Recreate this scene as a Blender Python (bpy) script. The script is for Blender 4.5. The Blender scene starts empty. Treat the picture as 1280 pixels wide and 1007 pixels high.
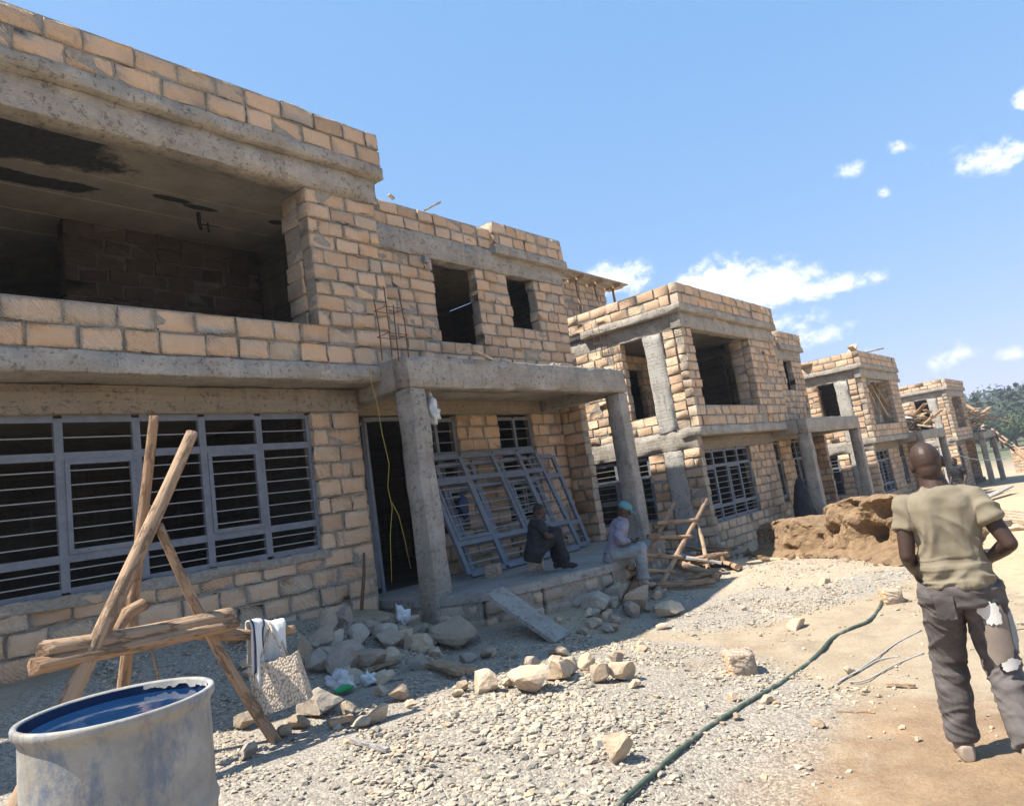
import bpy, bmesh, math, random
import numpy as np
from mathutils import Vector, Matrix
rng = np.random.default_rng(11); random.seed(11)
SC = bpy.context.scene
COL = SC.collection
PI = math.pi
R = math.radians
# ---------------------------------------------------------------- camera model
F = 900.0; EYE = 1.62
yaw, pit, rol = R(39.41337), R(8.87077), R(-8.64782)
fw = Vector((math.cos(pit)*math.cos(yaw), math.cos(pit)*math.sin(yaw), math.sin(pit)))
_r = fw.cross(Vector((0,0,1))).normalized(); _u = _r.cross(fw)
rt = math.cos(rol)*_r + math.sin(rol)*_u
up = -math.sin(rol)*_r + math.cos(rol)*_u
def ray(x, y): return rt*((x-640)/F) - up*((y-480)/F) + fw
def atY(x, y, Y): v = ray(x,y); return Vector((0,0,EYE)) + v*(Y/v.y)
def atX(x, y, X): v = ray(x,y); return Vector((0,0,EYE)) + v*(X/v.x)
def atZ(x, y, z): v = ray(x,y); return Vector((0,0,EYE)) + v*((z-EYE)/v.z)
def mpp(P): return (P-Vector((0,0,EYE))).dot(fw)/F      # metres per photo pixel at P

# ---------------------------------------------------------------- noise
def _h(i, j, k, s):
    n = (i*374761393 + j*668265263 + k*2147483647 + s*974634777) & 0xffffffff
    n = ((n ^ (n >> 13))*1274126177) & 0xffffffff
    n = ((n ^ (n >> 16))*2246822519) & 0xffffffff
    return ((n ^ (n >> 15)) & 0xffffff)/float(0xffffff)
def vnoise(P, s=0):
    P = np.asarray(P, float); I = np.floor(P).astype(np.int64); f = P-I; f = f*f*(3-2*f)
    o = 0
    for a in (0,1):
        for b in (0,1):
            for c in (0,1):
                w = (f[:,0] if a else 1-f[:,0])*(f[:,1] if b else 1-f[:,1])*(f[:,2] if c else 1-f[:,2])
                o = o + w*_h(I[:,0]+a, I[:,1]+b, I[:,2]+c, s)
    return o*2-1
def fbm(P, s=0, o=4):
    P = np.asarray(P, float); t = 0; a = 1; n = 0
    for k in range(o):
        t = t + a*vnoise(P*2**k, s+k*17); n += a; a *= .5
    return t/n
def S(x, a, b):
    t = np.clip((np.asarray(x, float)-a)/(b-a), 0, 1); return t*t*(3-2*t)

# ---------------------------------------------------------------- ground height
def G(x, y):
    x = np.asarray(x, float); y = np.asarray(y, float)
    z = np.interp(x, [-400,-10,0,3,6,9,12,17,25,35,50,80,400], [.2,.12,.02,.0,-.02,-.06,-.14,-.34,-.86,-1.22,-1.75,-2.6,-3])
    z = z + .26*S(y,1.6,4.2)*(1-S(x,3.5,7))*S(x,-3,-1)
    z = z + .47*S(y,5.6,7.3)*(1-S(x,5.4,6.4))*S(x,-9,-4)*(1-S(y,8,12))
    z = z + .22*S(y,4.5,5.8)*S(x,5.2,6.4)*(1-S(x,9.5,12))*(1-S(y,8,12))
    z = z + .22*np.exp(-(((x-10.4)/1.7)**2+((y-4.3)/1.2)**2))        # gravel heap by the timber
    z = z + .12*np.exp(-(((x-9.6)/2.)**2+((y-2.6)/1.)**2))
    z = z - .6*S(x,40,70)*S(y,12,30)*0
    z = z + 16*S(np.hypot(x,y), 230, 520)*S(x-5*y, -100, 200)
    return z
def g1(x, y): return float(G(np.array([x]), np.array([y]))[0])
def atG(x, y):
    z = 0.
    for _ in range(25):
        p = atZ(x, y, z) if ray(x,y).z < -.004 else None
        z = .5*z + .5*g1(p.x, p.y)
    p = atZ(x,y,z); return Vector((p.x,p.y,g1(p.x,p.y)))

# ---------------------------------------------------------------- materials
MATS = {}
class NT:
    def __init__(s, name):
        s.m = bpy.data.materials.new(name); s.m.use_nodes = True; s.t = s.m.node_tree
        s.b = s.t.nodes['Principled BSDF']; s.b.inputs['Specular IOR Level'].default_value = .25
    def n(s, ty, **k):
        o = s.t.nodes.new(ty)
        for a, v in k.items():
            if hasattr(o, a) and a not in ('Scale',): setattr(o, a, v)
        return o
    def l(s, a, b): s.t.links.new(a, b)
    def noise(s, scale, det=5, rough=.6, vec=None, st=None, w=0):
        o = s.n('ShaderNodeTexNoise'); o.inputs['Scale'].default_value = scale; o.inputs['Detail'].default_value = det
        o.inputs['Roughness'].default_value = rough
        v = vec or s.co
        if st:
            mp = s.n('ShaderNodeMapping'); mp.inputs['Scale'].default_value = st; mp.inputs['Location'].default_value=(w,w,w); s.l(v, mp.inputs['Vector']); v = mp.outputs['Vector']
        s.l(v, o.inputs['Vector']); return o.outputs['Fac']
    @property
    def co(s):
        if not hasattr(s,'_c'):
            s._c = s.n('ShaderNodeTexCoord').outputs['Object']
        return s._c
    def ramp(s, v, pts):
        o = s.n('ShaderNodeValToRGB'); e = o.color_ramp.elements
        while len(e) < len(pts): e.new(.5)
        for q,(p,c) in zip(e, pts):
            q.position = p; q.color = (*c,1) if not isinstance(c,(int,float)) else (c,c,c,1)
        s.l(v, o.inputs['Fac']); return o.outputs['Color']
    def mix(s, f, a, b, mode='MIX'):
        o = s.n('ShaderNodeMix'); o.data_type = 'RGBA'; o.blend_type = mode
        for v,i in ((f,0),(a,6),(b,7)):
            if hasattr(v,'is_linked') or hasattr(v,'links'): s.l(v, o.inputs[i])
            elif i == 0: o.inputs[i].default_value = v
            else: o.inputs[i].default_value = (*v,1)
        return o.outputs[2]
    def math(s, op, a, b=None, clamp=False):
        o = s.n('ShaderNodeMath'); o.operation = op; o.use_clamp = clamp
        for v,i in ((a,0),(b,1)):
            if v is None: continue
            if hasattr(v,'links'): s.l(v, o.inputs[i])
            else: o.inputs[i].default_value = v
        return o.outputs[0]
    def attr(s, name):
        o = s.n('ShaderNodeAttribute'); o.attribute_name = name; return o
    def done(s, col=None, rough=.9, bump=None, bs=.4, bd=.01, metal=0):
        if col is not None:
            if hasattr(col,'links'): s.l(col, s.b.inputs['Base Color'])
            else: s.b.inputs['Base Color'].default_value = (*col,1)
        if hasattr(rough,'links'): s.l(rough, s.b.inputs['Roughness'])
        else: s.b.inputs['Roughness'].default_value = rough
        s.b.inputs['Metallic'].default_value = metal
        if bump is not None:
            o = s.n('ShaderNodeBump'); o.inputs['Strength'].default_value = bs; o.inputs['Distance'].default_value = bd
            s.l(bump, o.inputs['Height']); s.l(o.outputs['Normal'], s.b.inputs['Normal'])
        return s.m

def m_stone():
    t = NT('quarry_stone'); r = t.attr('rnd').outputs['Fac']
    base = t.ramp(r, [(0,(.43,.285,.18)),(.18,(.555,.38,.25)),(.45,(.635,.45,.305)),(.7,(.60,.395,.25)),(.86,(.675,.48,.33)),(1,(.49,.39,.29))])
    big = t.noise(3.2,4,.6); fine = t.noise(38,5,.7)
    c = t.mix(t.math('MULTIPLY', t.ramp(fine,[(.3,0),(.75,1)]), .35), base, (.42,.27,.155))
    sp = t.n('ShaderNodeSeparateXYZ'); t.l(t.attr('uvw').outputs['Vector'], sp.inputs[0])
    ex = t.math('MULTIPLY', t.math('SUBTRACT', 1., t.math('ABSOLUTE', sp.outputs[0])), .19)
    ez = t.math('MULTIPLY', t.math('SUBTRACT', 1., t.math('ABSOLUTE', sp.outputs[2])), .105)
    ed = t.math('MINIMUM', ex, ez)
    nn = t.math('MULTIPLY', t.math('SUBTRACT', t.noise(11,7,.75,w=3), .47), .17)
    n2 = t.math('MULTIPLY', t.math('SUBTRACT', t.noise(1.6,3,.6,w=13), .5), .10)
    smear = t.ramp(t.math('SUBTRACT', ed, t.math('ADD', nn, n2)), [(-.004,1),(.022,0)])
    c = t.mix(t.math('MULTIPLY', smear, .8), c, t.ramp(fine, [(.3,(.24,.21,.17)),(.7,(.44,.385,.31))]))
    c = t.mix(t.math('MULTIPLY', t.ramp(big,[(.5,0),(.7,1)]), .3), c, (.74,.54,.37))
    drip = t.ramp(t.noise(1,4,.6,st=(9,9,.9)), [(.58,0),(.72,1)])
    c = t.mix(t.math('MULTIPLY', drip, .42), c, (.27,.225,.185))
    w = t.n('ShaderNodeTexWave'); w.inputs['Scale'].default_value = 11; w.inputs['Distortion'].default_value = 9; w.inputs['Detail'].default_value = 2
    mp = t.n('ShaderNodeMapping'); mp.inputs['Rotation'].default_value = (0,.7,0); t.l(t.co, mp.inputs['Vector']); t.l(mp.outputs[0], w.inputs['Vector'])
    tool = t.math('MULTIPLY', w.outputs['Fac'], t.math('GREATER_THAN', r, .62))
    h = t.math('ADD', t.math('MULTIPLY', tool, .55), t.math('ADD', fine, t.math('MULTIPLY', t.noise(14,4,.6), .9)))
    return t.done(c, .93, h, .95, .016)
def m_conc(name, c0=(.26,.235,.20), c1=(.50,.45,.385), brown=.45):
    t = NT(name)
    c = t.ramp(t.noise(2.2,7,.7), [(.3,c0),(.68,c1)])
    stain = t.ramp(t.noise(1.1,5,.65,st=(1,1,2.2),w=7), [(.48,0),(.66,1)])
    c = t.mix(t.math('MULTIPLY', stain, brown), c, (.30,.235,.165))
    streak = t.ramp(t.noise(1,5,.6,st=(7,7,.6)), [(.55,0),(.75,1)])
    c = t.mix(t.math('MULTIPLY', streak, .6), c, (.15,.14,.125))
    lines = t.noise(1,3,.5,st=(.25,.25,11))
    fine = t.noise(55,5,.75)
    c = t.mix(t.math('MULTIPLY', t.ramp(fine,[(.35,1),(.6,0)]), .35), c, (.16,.15,.14))
    pit = t.ramp(t.noise(17,3,.8,w=2), [(.33,0),(.43,1)])
    c = t.mix(t.math('MULTIPLY', t.math('SUBTRACT', 1., pit), .6), c, (.10,.09,.08))
    board = t.ramp(lines, [(.40,0),(.43,1),(.55,1),(.57,.2)])
    c = t.mix(t.math('MULTIPLY', board, .07), c, (.45,.41,.35))
    h = t.math('ADD', t.math('ADD', fine, t.math('MULTIPLY', pit, .8)), t.math('MULTIPLY', board, .25))
    return t.done(c, .9, h, .95, .016)
def m_mortar():
    t = NT('mortar'); f = t.noise(26,6,.75)
    c = t.ramp(f, [(.3,(.20,.175,.145)),(.7,(.40,.355,.295))])
    return t.done(c, .95, f, 1., .02)
def m_paint(name, c, c2, rough=.55):
    t = NT(name); f = t.noise(9,5,.65)
    k = t.mix(t.ramp(f,[(.35,0),(.7,1)]), c, c2)
    k = t.mix(t.ramp(t.noise(30,4,.7),[(.62,0),(.7,.7)]), k, (.30,.25,.20))
    return t.done(k, rough, t.noise(60,3), .15, .003)
def m_wood(name, c0, c1, sc=(6,6,1.2), dark=(.08,.05,.03)):
    t = NT(name); g = t.attr('uvw').outputs['Vector']
    f = t.noise(1,6,.65,vec=g,st=(38,38,2.4)); f2 = t.noise(1,4,.6,vec=g,st=(9,9,2.6)); r = t.attr('rnd').outputs['Fac']
    c = t.ramp(f, [(.3,c0),(.7,c1)])
    c = t.mix(t.ramp(f2,[(.56,0),(.7,.75)]), c, dark)
    c = t.mix(t.math('MULTIPLY', r, .35), c, (.42,.33,.24))
    bk = t.ramp(t.noise(1,6,.7,vec=g,st=(14,14,5)), [(.52,0),(.60,1)])
    c = t.mix(t.math('MULTIPLY', bk, .6 if name.startswith('peeled') else .2), c, (.15,.095,.06))
    return t.done(c, .85, t.math('ADD', t.math('ADD', f, f2), t.math('MULTIPLY', bk, .6)), 1., .014)
def m_flat(name, c, c2=None, sc=12, rough=.8, bs=.3, bd=.004, st=None):
    t = NT(name); f = t.noise(sc,5,.65,st=st)
    k = t.ramp(f, [(.3,c),(.7,c2 or tuple(v*1.3 for v in c))])
    return t.done(k, rough, f, bs, bd)
def m_rock():
    t = NT('field_stone'); r = t.attr('rnd').outputs['Fac']
    base = t.ramp(r, [(0,(.38,.29,.20)),(.35,(.34,.295,.245)),(.6,(.52,.40,.275)),(.85,(.60,.465,.325)),(1,(.40,.36,.30))])
    f = t.noise(24,6,.72); b = t.noise(4,4,.6)
    c = t.mix(t.ramp(f,[(.35,.4),(.65,0)]), base, (.16,.13,.105))
    c = t.mix(t.ramp(b,[(.5,0),(.7,.5)]), c, (.33,.30,.26))
    return t.done(c, .93, t.math('ADD', f, b), .8, .015)
def m_pebble():
    t = NT('gravel'); r = t.attr('rnd').outputs['Fac']
    c = t.ramp(r, [(0,(.19,.17,.14)),(.3,(.31,.275,.225)),(.6,(.385,.33,.255)),(.85,(.455,.385,.29)),(1,(.41,.29,.18))])
    return t.done(c, .92, t.noise(60,3), .3, .004)
def m_ground():
    t = NT('ground'); gv = t.attr('gravel').outputs['Fac']; br = t.attr('dirt').outputs['Fac']; sd = t.attr('sandy').outputs['Fac']
    f = t.noise(30,6,.75); m = t.noise(3.1,6,.65); b = t.noise(.9,5,.6)
    dust = t.ramp(m, [(.3,(.32,.245,.16)),(.7,(.45,.365,.255))])
    grav = t.ramp(f, [(.25,(.20,.18,.15)),(.5,(.31,.28,.235)),(.8,(.43,.385,.315))])
    dirt = t.ramp(m, [(.3,(.22,.135,.072)),(.7,(.38,.255,.15))])
    sand = t.ramp(m, [(.3,(.46,.34,.20)),(.7,(.60,.46,.295))])
    def edge(a, k=1.3):
        return t.ramp(t.math('ADD', a, t.math('MULTIPLY', t.math('SUBTRACT', t.noise(2.1,8,.75,st=(1,1,1),w=5), .5), k)), [(.34,0),(.66,1)])
    c = t.mix(edge(gv), dust, grav)
    c = t.mix(edge(br), c, dirt)
    c = t.mix(edge(sd), c, sand)
    c = t.mix(t.attr('grass').outputs['Fac'], c, t.ramp(m,[(.3,(.05,.075,.03)),(.7,(.11,.12,.055))]))
    damp = t.ramp(t.noise(1.3,5,.7,w=11), [(.60,0),(.70,1)])
    c = t.mix(t.math('MULTIPLY', damp, .35), c, (.17,.13,.09))
    f2 = t.noise(85,4,.8)
    vo = t.n('ShaderNodeTexVoronoi'); vo.inputs['Scale'].default_value = 64; t.l(t.co, vo.inputs['Vector'])
    sx = t.n('ShaderNodeSeparateColor'); t.l(vo.outputs['Color'], sx.inputs[0])
    spk = t.ramp(sx.outputs[0], [(0,(.15,.13,.11)),(.35,(.30,.265,.22)),(.7,(.46,.41,.34)),(1,(.62,.55,.45))])
    c = t.mix(t.math('MULTIPLY', t.math('ADD', edge(gv,1.6), .18, True), .55), c, spk)
    c = t.mix(t.ramp(f2,[(.38,.35),(.55,0)]), c, (.17,.13,.09))
    h = t.math('ADD', t.math('ADD', t.math('MULTIPLY', f2, .5), t.math('MULTIPLY', t.math('MULTIPLY', vo.outputs['Distance'], gv), -.6)), t.math('ADD', f, m))
    return t.done(c, .95, h, .75, .022)
def m_sand():
    t = NT('heaped_sand'); f = t.noise(7,6,.7); f2 = t.noise(45,5,.7)
    c = t.ramp(f, [(.3,(.15,.10,.058)),(.55,(.25,.168,.098)),(.8,(.345,.24,.145))])
    return t.done(c, .95, t.math('ADD', f, f2), .8, .03)
def m_leaf(name, c0, c1):
    t = NT(name); r = t.attr('rnd').outputs['Fac']
    return t.done(t.ramp(r,[(0,c0),(1,c1)]), .7)
def m_skin():
    t = NT('skin'); f = t.noise(30,4,.6); b = t.noise(5,3)
    c = t.mix(t.ramp(b,[(.3,0),(.7,1)]), (.040,.024,.018), (.066,.041,.031))
    return t.done(c, .48, f, .2, .003)
def m_cloth(name, c0, c1, weave=260, rough=.95, st=(1,1,1)):
    t = NT(name); f = t.noise(5,6,.65,st=st); k = t.ramp(f,[(.3,c0),(.7,c1)]); w = t.noise(weave,2)
    return t.done(k, rough, t.math('ADD', t.math('MULTIPLY', f, 1.5), t.math('MULTIPLY', w, .5)), .5, .006)
M = dict(stone=m_stone(),dstone=m_flat('shade_dark_stone',(.035,.026,.02),(.07,.05,.036),5), conc=m_conc('concrete'), concl=m_conc('pale_concrete',(.36,.34,.31),(.50,.475,.43),.15),  # dstone: near partition stone, room shade painted into its colour
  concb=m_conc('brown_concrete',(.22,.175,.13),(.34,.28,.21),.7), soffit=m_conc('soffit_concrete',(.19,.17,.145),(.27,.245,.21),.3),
  plast=m_conc('cement_screed',(.27,.255,.235),(.40,.38,.345),.2),
  mortar=m_mortar(), steel=m_paint('steel_primer',(.125,.137,.16),(.18,.193,.22)), rod=m_flat('bare_steel_rod',(.22,.22,.22),rough=.5),
  rust=m_flat('rusty_rebar',(.10,.06,.045),(.17,.09,.06),30),
  bark=m_wood('peeled_pole_wood',(.22,.125,.07),(.42,.265,.155)), plank=m_wood('sawn_plank',(.30,.185,.105),(.47,.315,.19)),
  pale=m_wood('pale_plank',(.42,.32,.22),(.60,.47,.34)), greyw=m_wood('cement_plank',(.26,.25,.235),(.40,.385,.36),dark=(.18,.17,.16)),
  rock=m_rock(), pebble=m_pebble(), ground=m_ground(), sand=m_sand(), skin=m_skin(),
  hair=m_flat('black_hair',(.012,.010,.009),(.025,.02,.018),80,.75,.6,.004), black=m_flat('dark_fabric',(.012,.013,.017),(.026,.027,.034),14),
  shirt=m_cloth('khaki_cotton',(.165,.14,.097),(.225,.195,.14)), denim=m_cloth('grey_denim',(.055,.048,.047),(.145,.128,.122),st=(1,1,2.2)),
  pale_trouser=m_cloth('pale_work_trousers',(.17,.19,.20),(.29,.31,.315)), lilac=m_cloth('lilac_shirt',(.15,.15,.20),(.25,.245,.31)),
  cap=m_cloth('teal_cap',(.07,.19,.22),(.12,.27,.30)), white=m_cloth('white_cloth',(.58,.56,.52),(.72,.70,.66)), navy=m_flat('navy_stripe',(.02,.024,.05)),
  blue=m_flat('blue_plastic',(.004,.016,.055),(.008,.028,.085),5,.45), undies=m_flat('blue_underwear',(.03,.06,.30)),
  shoe=m_flat('dusty_shoe',(.20,.15,.11),(.36,.30,.24),10), polyb=m_flat('black_polythene',(.006,.007,.010),(.02,.022,.028),4,.5),
  bag=m_flat('white_plastic_bag',(.50,.53,.55),(.68,.70,.70),9,.5), green=m_flat('green_print',(.03,.25,.09)), yellow=m_flat('yellow_wire',(.33,.25,.06)),dskin=m_cloth('dusty_skin',(.19,.155,.13),(.28,.235,.20)),shadewall=m_conc('shade_dark_wall',(.035,.03,.026),(.06,.052,.045),.2),  # inner walls and floors: near-black colour stands in for unlit rooms
  wire=m_flat('grey_wire',(.30,.29,.27)), roof=m_conc('far_wall_plaster'), leafd=m_leaf('dark_leaves',(.022,.036,.02),(.048,.07,.034)), leafl=m_leaf('light_leaves',(.04,.066,.028),(.075,.108,.045)),
  trunk=m_flat('tree_bark',(.07,.05,.035)), hill=m_flat('hill_grass',(.045,.07,.028),(.10,.115,.05),.2))
def m_hose():
    t = NT('green_hose'); f = t.noise(7,5,.6)
    return t.done(t.ramp(f,[(.35,(.045,.07,.05)),(.55,(.085,.115,.085)),(.68,(.25,.22,.165))]), .55, t.noise(40,3), .3, .004)
M['hose'] = m_hose()
def m_tote():
    t = NT('woven_straw'); mp = t.n('ShaderNodeMapping'); mp.inputs['Scale'].default_value = (75,75,52); t.l(t.co, mp.inputs['Vector'])
    v = t.n('ShaderNodeTexVoronoi'); v.inputs['Scale'].default_value = 1; t.l(mp.outputs[0], v.inputs['Vector'])
    c = t.ramp(v.outputs['Distance'], [(.1,(.62,.55,.44)),(.5,(.50,.42,.33)),(.8,(.26,.19,.14))])
    return t.done(c, .9, t.math('MULTIPLY', v.outputs['Distance'], -1), .8, .008)
M['tote'] = m_tote()
def m_drum():
    t = NT('cement_caked_plastic')
    a = t.ramp(t.noise(3.5,6,.7,st=(1,1,1.5)), [(.3,(.19,.185,.17)),(.65,(.35,.335,.30))])
    b = t.ramp(t.noise(6,7,.75,st=(1.6,1.6,.7),w=4), [(.50,0),(.62,1)])
    c = t.mix(t.math('MULTIPLY', b, .65), a, (.09,.13,.20))
    d = t.ramp(t.noise(4,6,.7,st=(3,3,.5),w=9), [(.55,0),(.7,1)])
    c = t.mix(t.math('MULTIPLY', d, .75), c, (.31,.225,.14))
    return t.done(c, .85, t.noise(22,6,.7), .5, .008)
M['drum'] = m_drum()
def m_water():
    t = NT('blue_water'); t.b.inputs['Specular IOR Level'].default_value=.3
    return t.done(t.ramp(t.noise(3,4,.6),[(.35,(.003,.018,.06)),(.7,(.007,.034,.095))]), .06, t.noise(9,3,.5), .12, .01)
M['water'] = m_water()

# ---------------------------------------------------------------- mesh builder
ORG = {}
TPL = {}
def frame_from(d, upv=Vector((0,0,1))):
    d = d.normalized(); a = upv.cross(d)
    if a.length < 1e-4: a = Vector((1,0,0)).cross(d)
    a.normalize(); b = d.cross(a); return a, b, d
class MB:
    def __init__(s): s.v=[]; s.f=[]; s.m=[]; s.r=[]; s.w=[]; s.n=0; s.T=None; s.smooth=[]
    def add(s, V, Fc, mi=0, rnd=None, uvw=None, smooth=False):
        V = np.asarray(V, float)
        if uvw is None: uvw = V
        if s.T is not None:
            A = np.array(s.T); V = V@A[:3,:3].T + A[:3,3]
        s.v.append(V); s.w.append(np.asarray(uvw,float)); n = s.n
        s.f += [tuple(i+n for i in q) for q in Fc]
        k = len(Fc); s.m += [mi]*k; s.r += [random.random() if rnd is None else rnd]*k; s.smooth += [smooth]*k
        s.n += len(V)
    def rblock(s, x0,x1,y0,y1,z0,z1, r=.025, nu=1,nv=1,nw=1, jit=.005, mi=0, rnd=None, rot=0., tilt=0., seed=None, smooth=True, nz=0.):
        key = (nu,nv,nw)
        if key not in TPL:
            N = [nu+2, nv+2, nw+2]; idx = {}; P = []; Q = []
            def vid(c):
                if c not in idx: idx[c] = len(P); P.append(c)
                return idx[c]
            for ax in range(3):
                a, b = (ax+1)%3, (ax+2)%3
                for side in (0, N[ax]):
                    for i in range(N[a]):
                        for j in range(N[b]):
                            q = []
                            for (di,dj) in ((0,0),(1,0),(1,1),(0,1)):
                                c = [0,0,0]; c[ax] = side; c[a] = i+di; c[b] = j+dj; q.append(vid(tuple(c)))
                            Q.append(tuple(q) if side else tuple(q[::-1]))
            TPL[key] = (np.array(P), Q)
        P, Q = TPL[key]
        L = np.array([x1-x0,y1-y0,z1-z0]); out = np.zeros(P.shape); d = np.zeros(P.shape)
        for ax,k in enumerate((nu,nv,nw)):
            rr = min(r, L[ax]*.3)
            co = np.concatenate(([0.], np.linspace(rr, L[ax]-rr, k+1), [L[ax]]))
            p = co[P[:,ax]]; q = np.clip(p, rr, L[ax]-rr); d[:,ax] = (p-q)/rr; out[:,ax] = q
        n = np.linalg.norm(d, axis=1, keepdims=True); n[n==0] = 1
        rr = np.minimum(r, L*.3)
        out = out + d/n*rr
        if jit: out = out + rng.normal(0, jit, out.shape)
        if nz:
            q = out+np.array([x0,y0,z0])
            out = out + nz*np.stack([fbm(q*3.3+7.1*k,91+k,4) for k in range(3)],1)*1.6 - d/n*(np.abs(d).sum(1,keepdims=True)>1.2)*np.clip(fbm(q*6,77,3)[:,None],0,1)*nz*3
        c = L/2; o = out-c
        if rot or tilt:
            E = np.array(Matrix.Rotation(rot,3,'Y') @ Matrix.Rotation(tilt,3,'Z')); o = o@E.T
        s.add(o+c+np.array([x0,y0,z0]), Q, mi, rnd, uvw=(out/L*2-1)*np.array([1,1,1]), smooth=smooth)
    def rough(s, x0,x1,y0,y1,z0,z1, step=.13, amp=.008, r=.012, mi=0, rnd=.5):
        k = [max(1,min(48,int(L/step))) for L in (x1-x0,y1-y0,z1-z0)]
        s.rblock(x0,x1,y0,y1,z0,z1, r, *k, jit=amp*.3, mi=mi, rnd=rnd, nz=amp)
    def box(s, x0,x1,y0,y1,z0,z1, mi=0, rnd=None):
        V = [(x,y,z) for z in (z0,z1) for y in (y0,y1) for x in (x0,x1)]
        s.add(V, [(0,2,3,1),(4,5,7,6),(0,1,5,4),(2,6,7,3),(0,4,6,2),(1,3,7,5)], mi, rnd)
    def bar(s, p, q, w, h=None, mi=0, rnd=None, upv=Vector((0,0,1)), jit=0, seg=1):
        p = Vector(p); q = Vector(q); h = h or w; a,b,d = frame_from(q-p, upv); L = (q-p).length
        V=[];W=[];o=random.random()*9
        for i in range(seg+1):
            t = i/seg
            for (sa,sb) in ((-1,-1),(1,-1),(1,1),(-1,1)):
                j = np.random.RandomState(s.n+i*7+int(sa*3+sb)+9).normal(0,jit,2) if jit else (0,0)
                c = p+(q-p)*t + a*(sa*w/2+j[0]) + b*(sb*h/2+j[1]); V.append(c[:]); W.append((sa*w/2+o, sb*h/2, t*L+o))
        Fc=[(3,2,1,0),tuple(seg*4+k for k in range(4))]
        for i in range(seg):
            for k in range(4):
                l=(k+1)%4; Fc.append((i*4+k,i*4+l,(i+1)*4+l,(i+1)*4+k))
        s.add(V, Fc, mi, rnd, uvw=W)
    def tube(s, pts, rad, n=8, mi=0, rnd=None, cap='flat', wob=0, smooth=True, flat=1., upv=None):
        pts = [Vector(p) for p in pts]
        if isinstance(rad,(int,float)): rad = [rad]*len(pts)
        V=[];W=[]; L=0; o=random.random()*9
        if cap == 'round':
            d0=(pts[0]-pts[1]).normalized(); d1=(pts[-1]-pts[-2]).normalized()
            r0,r1=rad[0],rad[-1]; P2=[];R2=[]
            for a in (.05,.35,.7): P2.append(pts[0]+d0*r0*math.cos(a*PI/2)); R2.append(r0*math.sin(a*PI/2))
            P2+=pts;R2+=list(rad)
            for a in (.7,.35,.05): P2.append(pts[-1]+d1*r1*math.cos(a*PI/2)); R2.append(r1*math.sin(a*PI/2))
            pts,rad=P2,R2
        a = None
        for i,p in enumerate(pts):
            d = (pts[min(i+1,len(pts)-1)]-pts[max(i-1,0)])
            if d.length < 1e-9: d = Vector((0,0,1))
            d.normalize()
            if a is None: a,b,_ = frame_from(d, upv or Vector((0,0,1)))
            else:
                a = (a-d*a.dot(d)).normalized(); b = d.cross(a)
            if i: L += (p-pts[i-1]).length
            for k in range(n):
                t=2*PI*k/n; w=1+(random.uniform(-wob,wob) if wob else 0)
                V.append((p+(a*math.cos(t)+b*math.sin(t)*flat)*rad[i]*w)[:]); W.append((math.cos(t)*rad[i]+o,math.sin(t)*rad[i],L+o))
        Fc=[]; m=len(pts)
        for i in range(m-1):
            for k in range(n):
                l=(k+1)%n; Fc.append((i*n+k,i*n+l,(i+1)*n+l,(i+1)*n+k))
        Fc.append(tuple(range(n-1,-1,-1))); Fc.append(tuple((m-1)*n+k for k in range(n)))
        s.add(V,Fc,mi,rnd,uvw=W,smooth=smooth)
    def log(s, a, b, r0, r1, n=12, irr=.13, flat=1., mi=0, rnd=None, knots=3, bend=.015, rag=.35):
        a=Vector(a); b=Vector(b); L=(b-a).length; ax,ay,d=frame_from(b-a); m=max(8,int(L/.05)); sd=random.uniform(0,99); V=[]; W=[]
        kn=[(random.uniform(.1,.9),random.uniform(0,6.28)) for _ in range(knots)]; bx,by=random.gauss(0,bend),random.gauss(0,bend)
        T=np.repeat(np.linspace(0,1,m+1),n); A=np.tile(np.arange(n)*2*PI/n,m+1)
        rad=(r0+(r1-r0)*T)*(1+irr*1.6*fbm(np.stack([np.cos(A)*1.3+sd,np.sin(A)*1.3,T*L*.7],1),3,3)+irr*.5*fbm(np.stack([np.cos(A)*3+sd,np.sin(A)*3,T*L*3],1),8,2))
        for (kt,ka) in kn: rad=rad*(1+.28*np.exp(-(((T-kt)*L/.035)**2+((np.angle(np.exp(1j*(A-ka))))/.5)**2)))
        endj=np.zeros(len(T)); e=np.random.RandomState(int(sd*100)); endj[:n]=e.uniform(-1,1,n)*r0*rag; endj[-n:]=e.uniform(-1,1,n)*r1*rag
        for t,q,r,ej in zip(T,A,rad,endj):
            c=a+(b-a)*t+ax*(bx*math.sin(t*PI)+.3*bx*math.sin(t*7))+ay*(by*math.sin(t*PI)); p=c+ax*math.cos(q)*r+ay*math.sin(q)*r*flat+d*ej
            V.append(p[:]); W.append((math.cos(q)*r+sd,math.sin(q)*r,t*L+sd))
        Fc=[(i*n+k,i*n+(k+1)%n,(i+1)*n+(k+1)%n,(i+1)*n+k) for i in range(m) for k in range(n)]+[tuple(range(n-1,-1,-1)),tuple(m*n+k for k in range(n))]
        s.add(V,Fc,mi,rnd,uvw=W,smooth=True); s.smooth[-2:]=[False,False]
    def loft(s, rings, mi=0, rnd=None, n=20, smooth=True):
        # rings: (centre, side axis, fwd axis, rs, rf, exponent)
        V=[]
        for c,ax,ay,ra,rb,e in rings:
            for k in range(n):
                t=2*PI*k/n; cx,sx=math.cos(t),math.sin(t)
                V.append((Vector(c)+Vector(ax)*ra*math.copysign(abs(cx)**e,cx)+Vector(ay)*rb*math.copysign(abs(sx)**e,sx))[:])
        Fc=[]; m=len(rings)
        for i in range(m-1):
            for k in range(n):
                l=(k+1)%n; Fc.append((i*n+k,i*n+l,(i+1)*n+l,(i+1)*n+k))
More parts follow.
